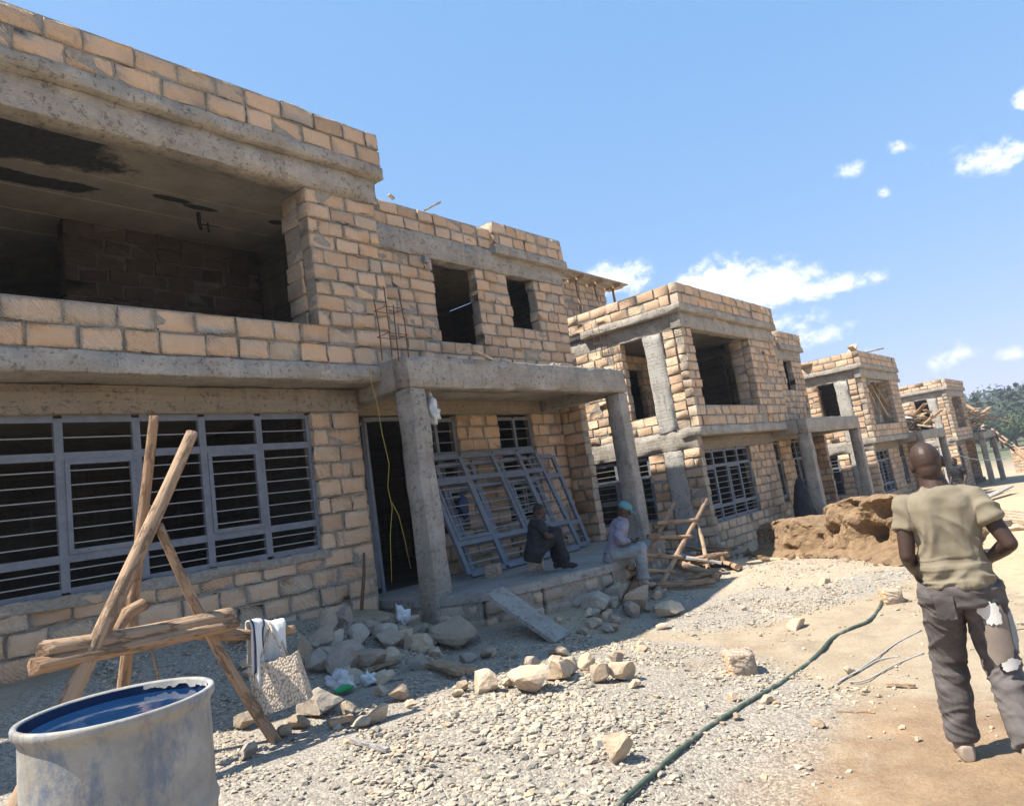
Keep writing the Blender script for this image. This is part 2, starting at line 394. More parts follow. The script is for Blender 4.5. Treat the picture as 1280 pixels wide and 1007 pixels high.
        Fc.append(tuple(range(n-1,-1,-1))); Fc.append(tuple((m-1)*n+k for k in range(n)))
        s.add(V,Fc,mi,rnd,smooth=smooth)
    def ell(s, c, rad, rotm=None, n=14, m=9, mi=0, rnd=None):
        V=[];c=np.array(c)
        for i in range(m+1):
            th=PI*i/m
            for k in range(n):
                ph=2*PI*k/n; V.append((math.sin(th)*math.cos(ph)*rad[0],math.sin(th)*math.sin(ph)*rad[1],math.cos(th)*rad[2]))
        V=np.array(V)
        V[:n]=V[:n]+0; 
        if rotm is not None: V=V@np.array(rotm)[:3,:3].T
        V=V+c; Fc=[]
        for i in range(m):
            for k in range(n):
                l=(k+1)%n; Fc.append((i*n+k,(i+1)*n+k,(i+1)*n+l,i*n+l))
        s.add(V,Fc,mi,rnd,smooth=True)
    def grid(s, V2, mi=0, rnd=None, smooth=True, thick=0):
        V2=np.asarray(V2,float); a,b=V2.shape[:2]; V=V2.reshape(-1,3)
        Fc=[(i*b+j,(i+1)*b+j,(i+1)*b+j+1,i*b+j+1) for i in range(a-1) for j in range(b-1)]
        s.add(V,Fc,mi,rnd,smooth=smooth)
    def prism(s, poly, z0, z1, mi=0, rnd=None):
        n=len(poly); V=[(x,y,z0) for x,y in poly]+[(x,y,z1) for x,y in poly]
        s.add(V,[tuple(range(n-1,-1,-1)),tuple(range(n,2*n))]+[(i,(i+1)%n,n+(i+1)%n,n+i) for i in range(n)],mi,rnd)
    def build(s, name, mats, parent=None, **tags):
        if not isinstance(mats,(list,tuple)): mats=[mats]
        V=np.concatenate(s.v)
        o_par = ORG[parent.name] if parent else None
        if parent: org=np.array(o_par)
        else:
            lo=V.min(0); hi=V.max(0); org=np.array([(lo[0]+hi[0])/2,(lo[1]+hi[1])/2,lo[2]])
            if tags.get('org') is not None: org=np.array(tags['org'])
        me=bpy.data.meshes.new(name); me.from_pydata((V-org).tolist(),[],s.f)
        for m in mats: me.materials.append(m)
        me.polygons.foreach_set('material_index',s.m); me.polygons.foreach_set('use_smooth',s.smooth)
        at=me.attributes.new('rnd','FLOAT','FACE'); at.data.foreach_set('value',s.r)
        at=me.attributes.new('uvw','FLOAT_VECTOR','POINT'); at.data.foreach_set('vector',np.concatenate(s.w).astype(np.float32).ravel())
        me.update()
        o=bpy.data.objects.new(name,me); COL.objects.link(o)
        if parent: o.parent=parent; ORG[o.name]=tuple(o_par)
        else: o.location=org; ORG[o.name]=tuple(org)
        for k,v in tags.items():
            if k!='org': o[k]=v
        return o
def thing(name, label, cat, loc, group=None):
    o=bpy.data.objects.new(name,None); COL.objects.link(o); o.location=loc; o.empty_display_size=.2
    o['label']=label; o['category']=cat
    if group: o['group']=group
    ORG[o.name]=tuple(loc); return o
def bake(o, voxel=None, smooth=0, disp=None):
    if voxel:
        m=o.modifiers.new('r','REMESH'); m.mode='VOXEL'; m.voxel_size=voxel; m.use_smooth_shade=True
    if smooth:
        m=o.modifiers.new('s','SMOOTH'); m.factor=.5; m.iterations=smooth
    dg=bpy.context.evaluated_depsgraph_get(); dg.update()
    me=bpy.data.meshes.new_from_object(o.evaluated_get(dg)); old=o.data; o.modifiers.clear(); o.data=me
    if disp:
        n=len(me.vertices); P=np.zeros(n*3); N=np.zeros(n*3); me.vertices.foreach_get('co',P)
        me.vertex_normals.foreach_get('vector',N); P=P.reshape(-1,3); N=N.reshape(-1,3)
        P=P+N*disp(P)[:,None]; me.vertices.foreach_set('co',P.ravel()); me.update()
    return o
def Tm(origin, angle=0): return Matrix.Translation(origin)@Matrix.Rotation(angle,4,'Z')

# ---------------------------------------------------------------- block walls
def wall(mb, u0,u1,z0,z1, ops=(), th=.2, course=.212, ln=.375, lod=1, y=0., joint=.020, ragged=0., rb=.011, prot=.016):
    n=max(1,round((z1-z0)/course)); h=(z1-z0)/n
    for i in range(n):
        a=z0+i*h; b=a+h; c=(a+b)/2; runs=[[u0,u1]]
        for (p,q,lo,hi) in ops:
            if lo-.01<c<hi+.01:
                nr=[]
                for r in runs:
                    if q<=r[0] or p>=r[1]: nr.append(r); continue
                    if p-r[0]>.04: nr.append([r[0],p])
                    if r[1]-q>.04: nr.append([q,r[1]])
                runs=nr
        for (p,q) in runs:
            mb.box(p+.03,q-.03,y+.017,y+th-.017,a-.001,b+.001,mi=1,rnd=.5)
            e=random.uniform(-.5,.9)*ragged
            x=p+e*.03; first=True; end=q+random.uniform(-.6,.6)*ragged*.05
            while x<end-.06:
                w=random.uniform(.80,1.18)*ln
                if first: w*= (1.0 if i%2 else .55); first=False
                if end-(x+w)<.16: w=end-x
                if w>.62: w*=.5
                o=random.uniform(-prot,prot); j=joint*random.uniform(.6,1.5); jz=joint*random.uniform(.7,1.4)
                rr=rb*random.uniform(.7,1.5)
                if lod==2: k=(2,1,2)
                elif lod==1: k=(1,1,1)
                else: k=(1,0,1)
                if lod: mb.rblock(x+j/2,x+w-j/2,y+o,y+th+o*.3,a+jz/2,b-jz/2,rr,*k,jit=.0065 if lod==2 else .006,rot=random.gauss(0,.014),tilt=random.gauss(0,.012))
                else: mb.rblock(x+j/2,x+w-j/2,y+o,y+th,a+jz/2,b-jz/2,rr,1,1,1,jit=.004)
                x+=w
def window(parent, T, xs, zs, casement=(), y=0., bars=(1,5,2), d=.05, name='window', fr=.045, extra=()):
    """steel window: xs mullion lines, zs transom lines (bottom to top), casement = (col,row) with an inner sash"""
    mb=MB(); mb.T=T
    for i,x in enumerate(xs): mb.box(x-fr/2,x+fr/2,y,y+d,zs[0],zs[-1],rnd=.5)
    for k,z in enumerate(zs):
        for i in range(len(xs)-1): mb.box(xs[i]+fr/2,xs[i+1]-fr/2,y+.004,y+d-.004,z-fr/2,z+fr/2,rnd=.5)
    for (c,r) in casement:
        a,b,p,q=xs[c]+fr/2,xs[c+1]-fr/2,zs[r]+fr/2,zs[r+1]-fr/2; w=.042
        for bx in ((a,a+w,p,q),(b-w,b,p,q),(a+w,b-w,p,p+w),(a+w,b-w,q-w,q)): mb.box(bx[0],bx[1],y-.014,y+.03,bx[2],bx[3],rnd=.4)
    o=mb.build(name,M['steel'],parent)
    gb=MB(); gb.T=T; nr=len(zs)-1
    for r in range(nr):
        nb=bars[r] if len(bars)==nr else 3
        for k in range(nb):
            z=zs[r]+(zs[r+1]-zs[r])*(k+1)/(nb+1)
            gb.box(xs[0],xs[-1],y+.02,y+.033,z-.0055,z+.0055,rnd=.5)
    gb.build('grille',M['rod'],o); return o

def house(X0, Y0, ZS, label, ox, wx, lod, near=False, side=True, rec=11.55, porch=(5.32,10.4), full=True, roofz=3.25):
    root=thing('house',label,'house',(X0,Y0,ZS),'half-built stone houses in a row')
    TF=Tm((X0,Y0,ZS)); TS=Matrix.Translation((X0,Y0,ZS))@Matrix(((0,1,0,0),(1,0,0,0),(0,0,1,0),(0,0,0,1)))  # u->Y, t->X
    SM=[M['stone'],M['mortar']]
    FL=-2.92; base=-3.9
    # front bay, first storey
    b=MB(); b.T=TF
    wall(b,0,5.6,0,.47,lod=lod,ln=.43,course=.235); wall(b,0,5.6,.47,2.25,[(ox[0],ox[1],.4,2.3)],lod=lod,ragged=1,ln=.36,course=.2)
    wall(b,ox[0]-.3,ox[0]-.01,.47,2.25,th=.34,y=.205,lod=min(lod,1)); wall(b,ox[1]+.0,ox[1]+.3,.47,2.25,th=.34,y=.205,lod=min(lod,1),ragged=1)
    b.build('bay_wall',SM,root)
    b=MB(); b.T=TF
    b.rough(-.02,5.62,-.025,.24,2.25,2.60,amp=.010); b.build('lintel_beam',M['conc'],root)
    b=MB(); b.T=TF
    b.rough(-.13,5.72,-.13,2.6,2.60,2.78,amp=.014,r=.02); b.rough(.25,rec-.2,1.45,7.,2.60,2.74,.5)
    b.build('roof_slab',M['conc'],root)
    b=MB(); b.T=TF
    wall(b,-.1,5.7,2.78,roofz,lod=lod,y=-.11,ln=.42,course=.235)
    b.T=TS
    wall(b,.1,6.8,2.78,roofz,lod=lod,y=-.10,ln=.42,course=.235)
    b.T=Tm((X0,Y0,ZS)); b.T=Matrix.Translation((X0+5.5,Y0,ZS))@Matrix(((0,1,0,0),(1,0,0,0),(0,0,1,0),(0,0,0,1)))
    wall(b,.1,1.2,2.78,roofz,lod=min(lod,1),y=0)
    b.build('parapet',SM,root)
    # floor slab and soffits
    b=MB(); b.T=TF
    b.rough(-.06 if not near else -3,5.36,-.03,.46,-.215,-.005,amp=.012,r=.016)
    b.rough(.2,rec-.2,.47,7,-.20,-.03,.6)
    b.build('floor_slab',M['conc'],root)
    # ground floor bay
    b=MB(); b.T=TF; y=.45
    wall(b,0,5.24,FL-.1,-.51,[(wx[0],wx[-1],-2.16,-.4)],lod=lod,y=y,ragged=1)
    wall(b,0,5.24,base,FL-.1,lod=lod,y=y-.03,ln=.46,rb=.02)
    b.build('bay_ground_wall',SM,root)
    b=MB(); b.T=TF
    b.rough(0,5.26,y-.02,y+.2,-.51,-.22,amp=.008); b.build('window_lintel',M['concb'],root)
    if near:
        b=MB(); b.T=TF; b.rough(wx[0]-.1,wx[-1]+.1,y-.015,y+.19,-2.27,-2.16,amp=.016); b.build('window_sill',M['mortar'],root)
    zs=(-2.14,-1.84,-.90,-.54)
    window(root,TF,wx,zs,[(c,1) for c in range(0,len(wx)-1,2)],y=y+.05,bars=(2,6,1),fr=.075 if near else .07)
    # right recess
    b=MB(); b.T=TF; y=1.25
    wall(b,5.6,rec,0,2.27,[(7.8,8.85,.91,2.3),(9.78,10.55,1.16,2.3)],lod=lod,y=y,ragged=1)
    wall(b,5.24,rec,FL,-.42,[(5.9,6.95,FL-.1,-.3),(7.0,7.86,-2.2,-.47),(8.9,9.85,-2.2,-.47)],lod=min(lod,1),y=y)
    wall(b,5.7,9.5,2.69,3.11,lod=lod,y=y-.02)
    wall(b,9.4,rec+.05,2.78,3.24,lod=lod,y=y-.12)
    b.T=TS
    wall(b,.45,1.25,FL,-.22,lod=0,y=5.06); wall(b,.75,1.25,base,-.22,lod=min(lod,1),y=10.75,ragged=.5)
    wall(b,y-.1,7,2.78,3.24,lod=min(lod,1),y=9.4); wall(b,y-.1,7,2.78,3.24,lod=0,y=rec-.15); wall(b,4.6,7,3.24,3.95,lod=min(lod,1),y=9.42)
    b.build('recess_wall',SM,root)
    b=MB(); b.T=TF
    b.rough(5.62,rec+.01,y-.03,y+.21,2.27,2.69,amp=.012); b.rough(9.38,rec+.1,y-.15,y+.3,2.60,2.78,amp=.012)
    b.build('ring_beam',M['conc'],root)
    b=MB(); b.T=TF; b.rough(5.3,rec,y-.02,y+.2,-.42,-.05,amp=.01); b.build('door_lintel',M['concb'],root)
    for wa in ((7.02,7.43,7.84),(8.92,9.38,9.83)):
        window(root,TF,wa,(-2.15,-1.05,-.5),[(1,0)],y=y+.05,bars=(5,2),fr=.06)
    b=MB(); b.T=TF
    b.box(5.93,5.99,y-.03,y+.04,FL,-.45); b.box(6.86,6.92,y-.03,y+.04,FL,-.45); b.box(5.99,6.86,y-.03,y+.04,-.51,-.45)
    b.build('door_frame',M['steel'],root)
    # shell: inside walls keep the rooms dark
    b=MB(); b.T=TS
    if side:
        wall(b,.2,7,0,2.25,[(.52,1.0,-.1,2.3),(1.0,1.62,.47,2.3)],lod=lod,ragged=1)
        wall(b,.1,7,FL-.1,-.45,[(.52,1.0,FL-.2,-.4),(1.43,3.28,-1.95,-.5)],lod=lod,ragged=1)
        wall(b,.1,7,base,FL-.1,lod=lod,ln=.46)
    else:
        b.box(.2,7,0,.2,base,2.25,1)
    b.build('side_wall',SM,root)
    b=MB(); b.T=TS
    b.rough(.25,7,.03,.22,2.25,2.60,amp=.012); b.rough(.1,7,-.012,.19,-.45,-.005,amp=.016)
    b.build('side_beam',M['conc'],root)
    b=MB(); b.T=TS
    b.rough(.53,.99,-.02,.2,-.02,2.25,amp=.016); b.rough(.53,.99,-.022,.2,FL-.1,-.46,amp=.016); b.build('column',M['concl'],root)
    if side:
        b=MB(); window(root,TS,(1.45,2.35,3.26),(-1.93,-1.45,-.93,-.52),[(1,1)],y=.05,bars=(2,3,2),fr=.07)
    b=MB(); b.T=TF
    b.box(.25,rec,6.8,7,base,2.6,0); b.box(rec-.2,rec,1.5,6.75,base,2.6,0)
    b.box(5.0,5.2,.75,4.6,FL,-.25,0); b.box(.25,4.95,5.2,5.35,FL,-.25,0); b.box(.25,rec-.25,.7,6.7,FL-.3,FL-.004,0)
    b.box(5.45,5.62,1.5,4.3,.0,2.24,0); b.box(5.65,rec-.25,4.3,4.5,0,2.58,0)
    b.build('inner_wall',M['shadewall'],root)
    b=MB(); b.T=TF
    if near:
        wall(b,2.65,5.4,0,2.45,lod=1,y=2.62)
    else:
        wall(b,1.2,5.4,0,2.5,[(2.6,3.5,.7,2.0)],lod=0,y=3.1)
    b.build('partition_wall',[M['dstone'] if near else M['stone'],M['shadewall'] if near else M['mortar']],root)  # near partition is coloured darker to imitate interior shade
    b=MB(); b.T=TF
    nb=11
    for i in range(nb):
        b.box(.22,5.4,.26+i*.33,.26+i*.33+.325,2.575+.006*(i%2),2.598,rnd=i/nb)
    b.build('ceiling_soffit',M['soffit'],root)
    # porch
    p0,p1=porch; yf=-.53
    b=MB(); b.T=TF
    b.rough(p0,p1,yf,yf+.26,-.385,.02,amp=.011,r=.014); b.rough(p0,p0+.26,yf+.27,y-.01,-.385,.015,amp=.01); b.rough(p1-.26,p1,yf+.27,y-.01,-.40,.012,amp=.01)
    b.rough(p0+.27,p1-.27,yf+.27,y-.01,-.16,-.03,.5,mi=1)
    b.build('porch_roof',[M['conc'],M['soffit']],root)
    for (a,q) in ((p0,p0+.28),(p1-.28,p1)):
        b=MB(); b.T=TF; b.rough(a+.005,q-.005,yf+.01,yf+.30,-3.6,-.39,.2,amp=.013,r=.02); b.build('porch_pillar',M['conc'],root)
    return root
X1,Y1=.6,7.0
wx1=[1.72-.6,2.41-.6,3.11-.6,3.79-.6,4.46-.6,5.13-.6]; wx1=[.44]+wx1
h1=house(X1,Y1,3.52,'nearest and largest unfinished stone house, wide open balcony above a long grey steel window',(.35,4.47),wx1,2,near=True,side=False)
wxn=[.72,1.42,2.12,2.82,3.52]
h2=house(14.7,7.0,2.55,'second half-built stone house, its sunlit side wall showing a pale concrete column',(.5,3.75),wxn,1)
h3=house(28.75,7.0,1.82,'third half-built stone house, long planks lying across its roof and inside its upper opening',(.6,4.2),wxn,0)
h4=house(45.3,7.0,1.28,'farthest half-built stone house, heaps of broken timber on its roofs',(1.2,4.2),wxn,0,roofz=3.2)


t=NT('dark_patched_soffit'); t2=t.ramp(t.noise(2.2,7,.7),[(.3,(.26,.235,.20)),(.68,(.40,.365,.315))]); tot=None  # soffit with soft-edged near-black patches at set spots
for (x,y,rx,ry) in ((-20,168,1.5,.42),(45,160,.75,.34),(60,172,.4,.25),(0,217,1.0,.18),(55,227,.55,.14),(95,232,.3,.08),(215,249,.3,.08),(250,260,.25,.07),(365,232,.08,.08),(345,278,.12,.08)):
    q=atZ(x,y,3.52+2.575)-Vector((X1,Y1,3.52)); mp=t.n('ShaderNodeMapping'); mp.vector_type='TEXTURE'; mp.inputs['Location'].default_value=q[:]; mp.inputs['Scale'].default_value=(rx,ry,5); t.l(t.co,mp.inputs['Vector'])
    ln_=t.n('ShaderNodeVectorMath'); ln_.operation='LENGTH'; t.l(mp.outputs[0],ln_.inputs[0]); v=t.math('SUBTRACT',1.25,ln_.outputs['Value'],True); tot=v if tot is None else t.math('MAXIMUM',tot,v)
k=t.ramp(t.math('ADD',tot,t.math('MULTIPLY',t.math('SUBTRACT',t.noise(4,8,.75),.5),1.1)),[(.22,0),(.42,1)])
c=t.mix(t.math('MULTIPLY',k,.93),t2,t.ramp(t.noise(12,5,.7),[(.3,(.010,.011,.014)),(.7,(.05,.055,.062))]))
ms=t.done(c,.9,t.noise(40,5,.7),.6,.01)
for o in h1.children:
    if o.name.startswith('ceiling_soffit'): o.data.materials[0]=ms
mb=MB()
p=atZ(248,266,3.52+2.55); mb.tube([p,p+Vector((0,0,-.14)),p+Vector((.02,0,-.24))],[.03,.025,.02],6); mb.tube([p+Vector((.12,0,-.12)),p+Vector((.13,0,-.26))],.015,6); mb.tube([p+Vector((.02,0,-.16)),p+Vector((.28,.0,-.15))],.008,5)
mb.build('hanging_conduit',M['polyb'],h1)
SKYT=(.79,1.30,2.09)
# ---------------------------------------------------------------- ground sheet
def axis(a,b,st,far,k=1.16):
    c=list(np.arange(a,b,st)); s=st; x=b
    while x<far: c.append(x); s*=k; x+=s
    c.append(far); s=st; x=a-st
    while x>-far: c.insert(0,x); s*=k; x-=s
    c.insert(0,-far); return np.array(c)
xs=axis(.6,13.5,.06,900); ys=axis(-1.6,7.6,.06,900)
GX,GY=np.meshgrid(xs,ys,indexing='ij'); gx=GX.ravel(); gy=GY.ravel(); gz=G(gx,gy)
near=np.exp(-np.maximum(0,np.hypot(gx-5,gy-3)-6)/6)
gz=gz+near*(.035*fbm(np.stack([gx*1.1,gy*1.1,gx*0],1),3,4)+.012*fbm(np.stack([gx*6,gy*6,gx*0],1),9,3))
v=np.stack([gx,gy,gz],1); nb=len(ys); na=len(xs)
ii,jj=np.meshgrid(np.arange(na-1),np.arange(nb-1),indexing='ij'); ii=ii.ravel(); jj=jj.ravel()
fc=np.stack([ii*nb+jj,(ii+1)*nb+jj,(ii+1)*nb+jj+1,ii*nb+jj+1],1)
me=bpy.data.meshes.new('ground'); me.from_pydata(v.tolist(),[],fc.tolist()); me.materials.append(M['ground'])
me.polygons.foreach_set('use_smooth',[True]*len(fc))
def segd(x,y,P):
    d=1e9
    for (a,b) in zip(P[:-1],P[1:]):
        ax,ay=a;bx,by=b; t=np.clip(((x-ax)*(bx-ax)+(y-ay)*(by-ay))/((bx-ax)**2+(by-ay)**2),0,1); d=np.minimum(d,np.hypot(x-ax-t*(bx-ax),y-ay-t*(by-ay)))
    return d
def masks(x,y):
    n=1.3*fbm(np.stack([x*.8,y*.8,x*0],1),21,5)
    gv=np.maximum.reduce([1-S(np.hypot((x-3.6)/3.,(y-4.4)/3.),.8,1.15), 1-S(np.hypot((x-10)/3.2,(y-4.)/1.9),.75,1.1), (1-S(segd(x,y,[(1,2.9),(3.6,3.1),(5.2,3.3)]),.45,1.1))*.9])
    br=.74*(1-S(np.hypot((x-3.6)/2.1,(y-1.1)/1.15),.4,1.3)); br=np.maximum(br,.5*(1-S(np.hypot((x-6.)/1.2,(y-3.)/.6),.3,1.)))
    sd=np.maximum(S(x-1.2*y,6.,8.5),(1-S(np.hypot((x-12)/3.5,(y-4.2)/2.6),.7,1.1)))
    sd=sd*(1-S(x,24,40)*.6)
    return np.clip(gv+.25*n,0,1),np.clip(br+.2*n,0,1),np.clip(sd+.2*n,0,1)
gv,br,sd=masks(gx,gy)
gr_=S(np.hypot(gx,gy),75,120)
for nm,a in (('gravel',gv),('dirt',br),('sandy',sd),('grass',gr_)):
    at=me.attributes.new(nm,'FLOAT','POINT'); at.data.foreach_set('value',a.astype(np.float32))
o=bpy.data.objects.new('ground',me); COL.objects.link(o); o['kind']='structure'
# ---------------------------------------------------------------- small helpers for loose things
def one(name,label,cat,mb,mats,group=None,parent=None):
    t=dict(label=label,category=cat)
    if group: t['group']=group
    return mb.build(name,mats,parent,**t)
def ico(sub):
    bm=bmesh.new(); bmesh.ops.create_icosphere(bm,subdivisions=sub,radius=1); V=np.array([v.co[:] for v in bm.verts]); Fc=[tuple(v.index for v in f.verts) for f in bm.faces]; bm.free(); return V,Fc
ICO={k:ico(k) for k in (1,2,3)}
def rock_mesh(mb,c,dim,sub=3,seed=0,cuts=13,yawr=0,rnd=None,boxy=0):
    r=np.random.RandomState(seed); V,Fc=ICO[sub]; P=V.copy()
    if boxy: P=np.sign(P)*np.abs(P)**(1-boxy); P=P/np.abs(P).max()
    for k in range(cuts):
        n=r.normal(size=3); n/=np.linalg.norm(n); d=r.uniform(.42,.8); e=np.maximum(0,P@n-d); P=P-e[:,None]*n
    P=P/np.abs(P).max(0)
    P=P+V*(fbm(P*2.2+seed*3.1,seed,4)*.07+fbm(P*7+seed,seed+5,2)*.025)[:,None]
    a=np.array(Matrix.Rotation(yawr,3,'Z')@Matrix.Rotation(r.uniform(-.15,.15),3,'X')); P=(P*np.array(dim)/2)@a.T
    P[:,2]-=P[:,2].min(); mb.add(P+np.array(c),Fc,0,rnd,smooth=False)
def rock(px,py,w,h,label,cat='stone',name='rubble_stone',boxy=0,group=None,rnd=None,z=None,dep=1.,cuts=13,mat='rock'):
    P=atG(px,py+h/2) if z is None else atZ(px,py+h/2,z); k=mpp(P); mb=MB(); sd=int(px*7+py*13)%9973
    W=w*k; H=h*k*.98; P=P+Vector((fw.x,fw.y,0))*W*.35*dep
    rock_mesh(mb,(P.x,P.y,(g1(P.x,P.y) if z is None else z)-.12*H),(W*dep,W*1.06,H*1.25),3,sd,cuts,yaw+random.uniform(-.4,.4),rnd if rnd is not None else random.random(),boxy)
    return one(name,label,cat,mb,M[mat],group)
# ---------------------------------------------------------------- gravel
def pebbles():
    base=ICO[1][0]; f=np.array(ICO[1][1])
    B=np.array([[0,0,1],[.89,0,.45],[.28,.85,.45],[-.72,.53,.45],[-.72,-.53,.45],[.28,-.85,.45],[.72,.53,-.45],[-.28,.85,-.45],[-.89,0,-.45],[-.28,-.85,-.45],[.72,-.53,-.45],[0,0,-1]])
    Fi=[(0,1,2),(0,2,3),(0,3,4),(0,4,5),(0,5,1),(1,6,2),(2,7,3),(3,8,4),(4,9,5),(5,10,1),(2,6,7),(3,7,8),(4,8,9),(5,9,10),(1,10,6),(6,11,7),(7,11,8),(8,11,9),(9,11,10),(10,11,6)]
    n=520000; x=rng.uniform(1.2,14,n); y=rng.uniform(-1.5,7.3,n)
    gv,br,sd=masks(x,y); d=np.hypot(x,y)
    cl=fbm(np.stack([x*1.3,y*1.3,x*0],1),31,4)
    p=np.clip(gv*1.1-.05,.035,1)*np.clip(.55+1.5*cl,.08,1)*(1-.8*S(br,.3,.6))*(1-.9*S(sd,.45,.7))
    p*=np.clip((6.5/np.maximum(d,2.5))**1.3,.15,1.3)
    p*=np.where((x>5.9)&(y>5.5)&(x<11.2),0,1)
    ang=np.arctan2(y,x); p*=((ang>-.02)&(ang<1.25))
    k=rng.uniform(0,1,n)<p*.66*np.clip(.35+1.6*vnoise(np.stack([x*3.1,y*3.1,x*0],1),44)+.6,.15,1.5); x=x[k];y=y[k]; n=len(x)
    s=np.exp(rng.normal(math.log(.0086),.45,n)); s=np.clip(s*(1+.45*np.exp(-((x-3.4)**2+(y-3.6)**2)/2.2)),.005,.036)
    z=G(x,y)+.035*np.exp(-np.maximum(0,np.hypot(x-5,y-3)-6)/6)*fbm(np.stack([x*1.1,y*1.1,x*0],1),3,4)
    P=B[None]*(1+rng.uniform(-.45,.3,(n,12,1)))
    sc=np.stack([s*rng.uniform(.8,1.5,n),s*rng.uniform(.7,1.1,n),s*rng.uniform(.4,.75,n)],1)
    P=P*sc[:,None,:]; a=rng.uniform(0,6.28,n); t=rng.uniform(-.5,.5,n)
    X=P[:,:,0]*np.cos(a)[:,None]-P[:,:,1]*np.sin(a)[:,None]; Y=P[:,:,0]*np.sin(a)[:,None]+P[:,:,1]*np.cos(a)[:,None]
    Z=P[:,:,2]+X*np.sin(t)[:,None]*.5
    V=np.stack([X+x[:,None],Y+y[:,None],Z+(z+s*.25)[:,None]],2).reshape(-1,3)
    Fa=(np.arange(n)[:,None,None]*12+np.array(Fi)[None]).reshape(-1,3)
    me=bpy.data.meshes.new('gravel'); nf=len(Fa)
    me.vertices.add(len(V)); me.vertices.foreach_set('co',V.ravel()); me.loops.add(nf*3); me.loops.foreach_set('vertex_index',Fa.ravel().astype(np.int32))
    me.polygons.add(nf); me.polygons.foreach_set('loop_start',np.arange(0,nf*3,3,dtype=np.int32)); me.update(calc_edges=True); me.polygons.foreach_set('use_smooth',np.zeros(nf,dtype=bool))
    at=me.attributes.new('rnd','FLOAT','FACE'); at.data.foreach_set('value',np.repeat(rng.uniform(0,1,n),20).astype(np.float32))
    me.materials.append(M['pebble']); o=bpy.data.objects.new('gravel',me); COL.objects.link(o)
    o['kind']='stuff'; o['label']='grey and tan gravel strewn over the dusty ground'; o['category']='gravel'
pebbles()
# ---------------------------------------------------------------- porch platform
FLZ=.60
poly=[(5.93,8.24),(5.93,6.5),(6.22,6.02),(6.9,5.66),(7.98,5.36),(8.7,5.45),(9.8,5.85),(11.1,6.3),(11.2,8.24)]
pr=thing('porch_platform','low cement porch platform with a rough stone edge below the leaning frames','platform',(8.5,5.6,.2))
mb=MB(); mb.prism(poly,.50,FLZ); mb.build('screed_top',M['plast'],pr)
mb=MB()
for a,b in zip(poly[0:-2],poly[1:-1]):
    L=math.hypot(b[0]-a[0],b[1]-a[1]); an=math.atan2(b[1]-a[1],b[0]-a[0]); mb.T=Tm((a[0],a[1],0),an)
    wall(mb,0,L,-.25,.50,th=.25,course=.19,ln=.32,lod=2,y=.01,joint=.03,rb=.035,prot=.03)
mb.build('stone_edge',[M['rock'],M['mortar']],pr)
# ---------------------------------------------------------------- leaning window frames
def lean(name,label,A,B,tilt,h,cols,zs,group,skip=()):
    A=Vector(A);B=Vector(B); d=(B-A); L=d.length; xd=d.normalized(); n=Vector((-xd.y,xd.x,0)).normalized()
    zd=(Vector((0,0,1))*math.cos(tilt)+n*math.sin(tilt)).normalized(); yd=zd.cross(xd)
    T=Matrix(((xd.x,yd.x,zd.x,A.x),(xd.y,yd.y,zd.y,A.y),(xd.z,yd.z,zd.z,A.z),(0,0,0,1)))
    r=thing(name,label,'window frame',A,group)
    window(r,T,[L*c for c in cols],[h*q for q in zs],[(c,1) for c in range(0,len(cols)-1,2)],bars=(2,6,2),d=.05,fr=.078,name='frame'); return r
A=atZ(586,722,FLZ+.03); B=atZ(730,684,FLZ+.03)
print('lean',A,B)
lean('leaning_window_frame','large blue grey steel window frame leaning in the porch, front one of two',A,B,R(21),1.92,(0.02,.30,.57,.80,.98),(.02,.26,.78,.98),'spare window frames')
lean('leaning_window_frame','steel window frame half hidden behind the larger leaning frame, its right end showing',A+Vector((.35,.28,0)),B+Vector((.55,.22,0)),R(17),1.75,(.02,.27,.5,.75,.98),(.02,.25,.76,.98),'spare window frames')
for lb,(p,q) in {'dark steel bar propped in the doorway beside the yellow wire':((453,525),(474,735)),'thin dark rod leaning left of the doorway':((447,530),(462,728))}.items():
    a=atY(*p,8.1); b=atY(*q,7.75); mb=MB(); mb.bar((a.x,a.y,a.z),(b.x,b.y,max(FLZ,b.z)),.05); mb.bar((a.x,a.y,a.z),(a.x+.12,a.y,a.z-.02),.04); one('steel_bar',lb,'steel bar',mb,M['steel'])
mb=MB(); a=atY(455,691,7.3); b=atY(450,745,7.1); mb.tube([a,(a+b)/2+Vector((.03,0,0)),b-Vector((0,0,.15))],[.016,.02,.022],6); one('iron_rod','short rusty iron rod leaning at the doorway pier','rod',mb,M['rust'])
# ---------------------------------------------------------------- trestle of poles, with cloth and bag
def pole(px,Ys,rad,name,label,mat='bark',n=12,ground=False,rnd=None,group=None,parent=None,wob=.07,segs=22):
    a=atY(*px[0],Ys[0]); b=atY(*px[1],Ys[1])
    if ground:
        d=(b-a); 
        for _ in range(40):
            if b.z<=g1(b.x,b.y)-.04: break
            b=b+d*.03
    pts=[];ra=[]
    off=Vector((random.uniform(-1,1),random.uniform(-1,1),0))*.02
    for i in range(segs+1):
        t=i/segs; pts.append(a+(b-a)*t+off*math.sin(t*PI)*1.5+Vector((random.gauss(0,.002),random.gauss(0,.002),0))); ra.append(rad[0]+(rad[1]-rad[0])*t+random.gauss(0,.003))
    mb=MB(); mb.log(a,b,rad[0],rad[1],rnd=rnd)
    return mb,a,b
tr=None
P0=atY(200,700,5.0); tr=thing('pole_trestle','rough wooden tripod trestle of peeled poles standing behind the drum','trestle',(P0.x,P0.y,g1(P0.x,P0.y)))
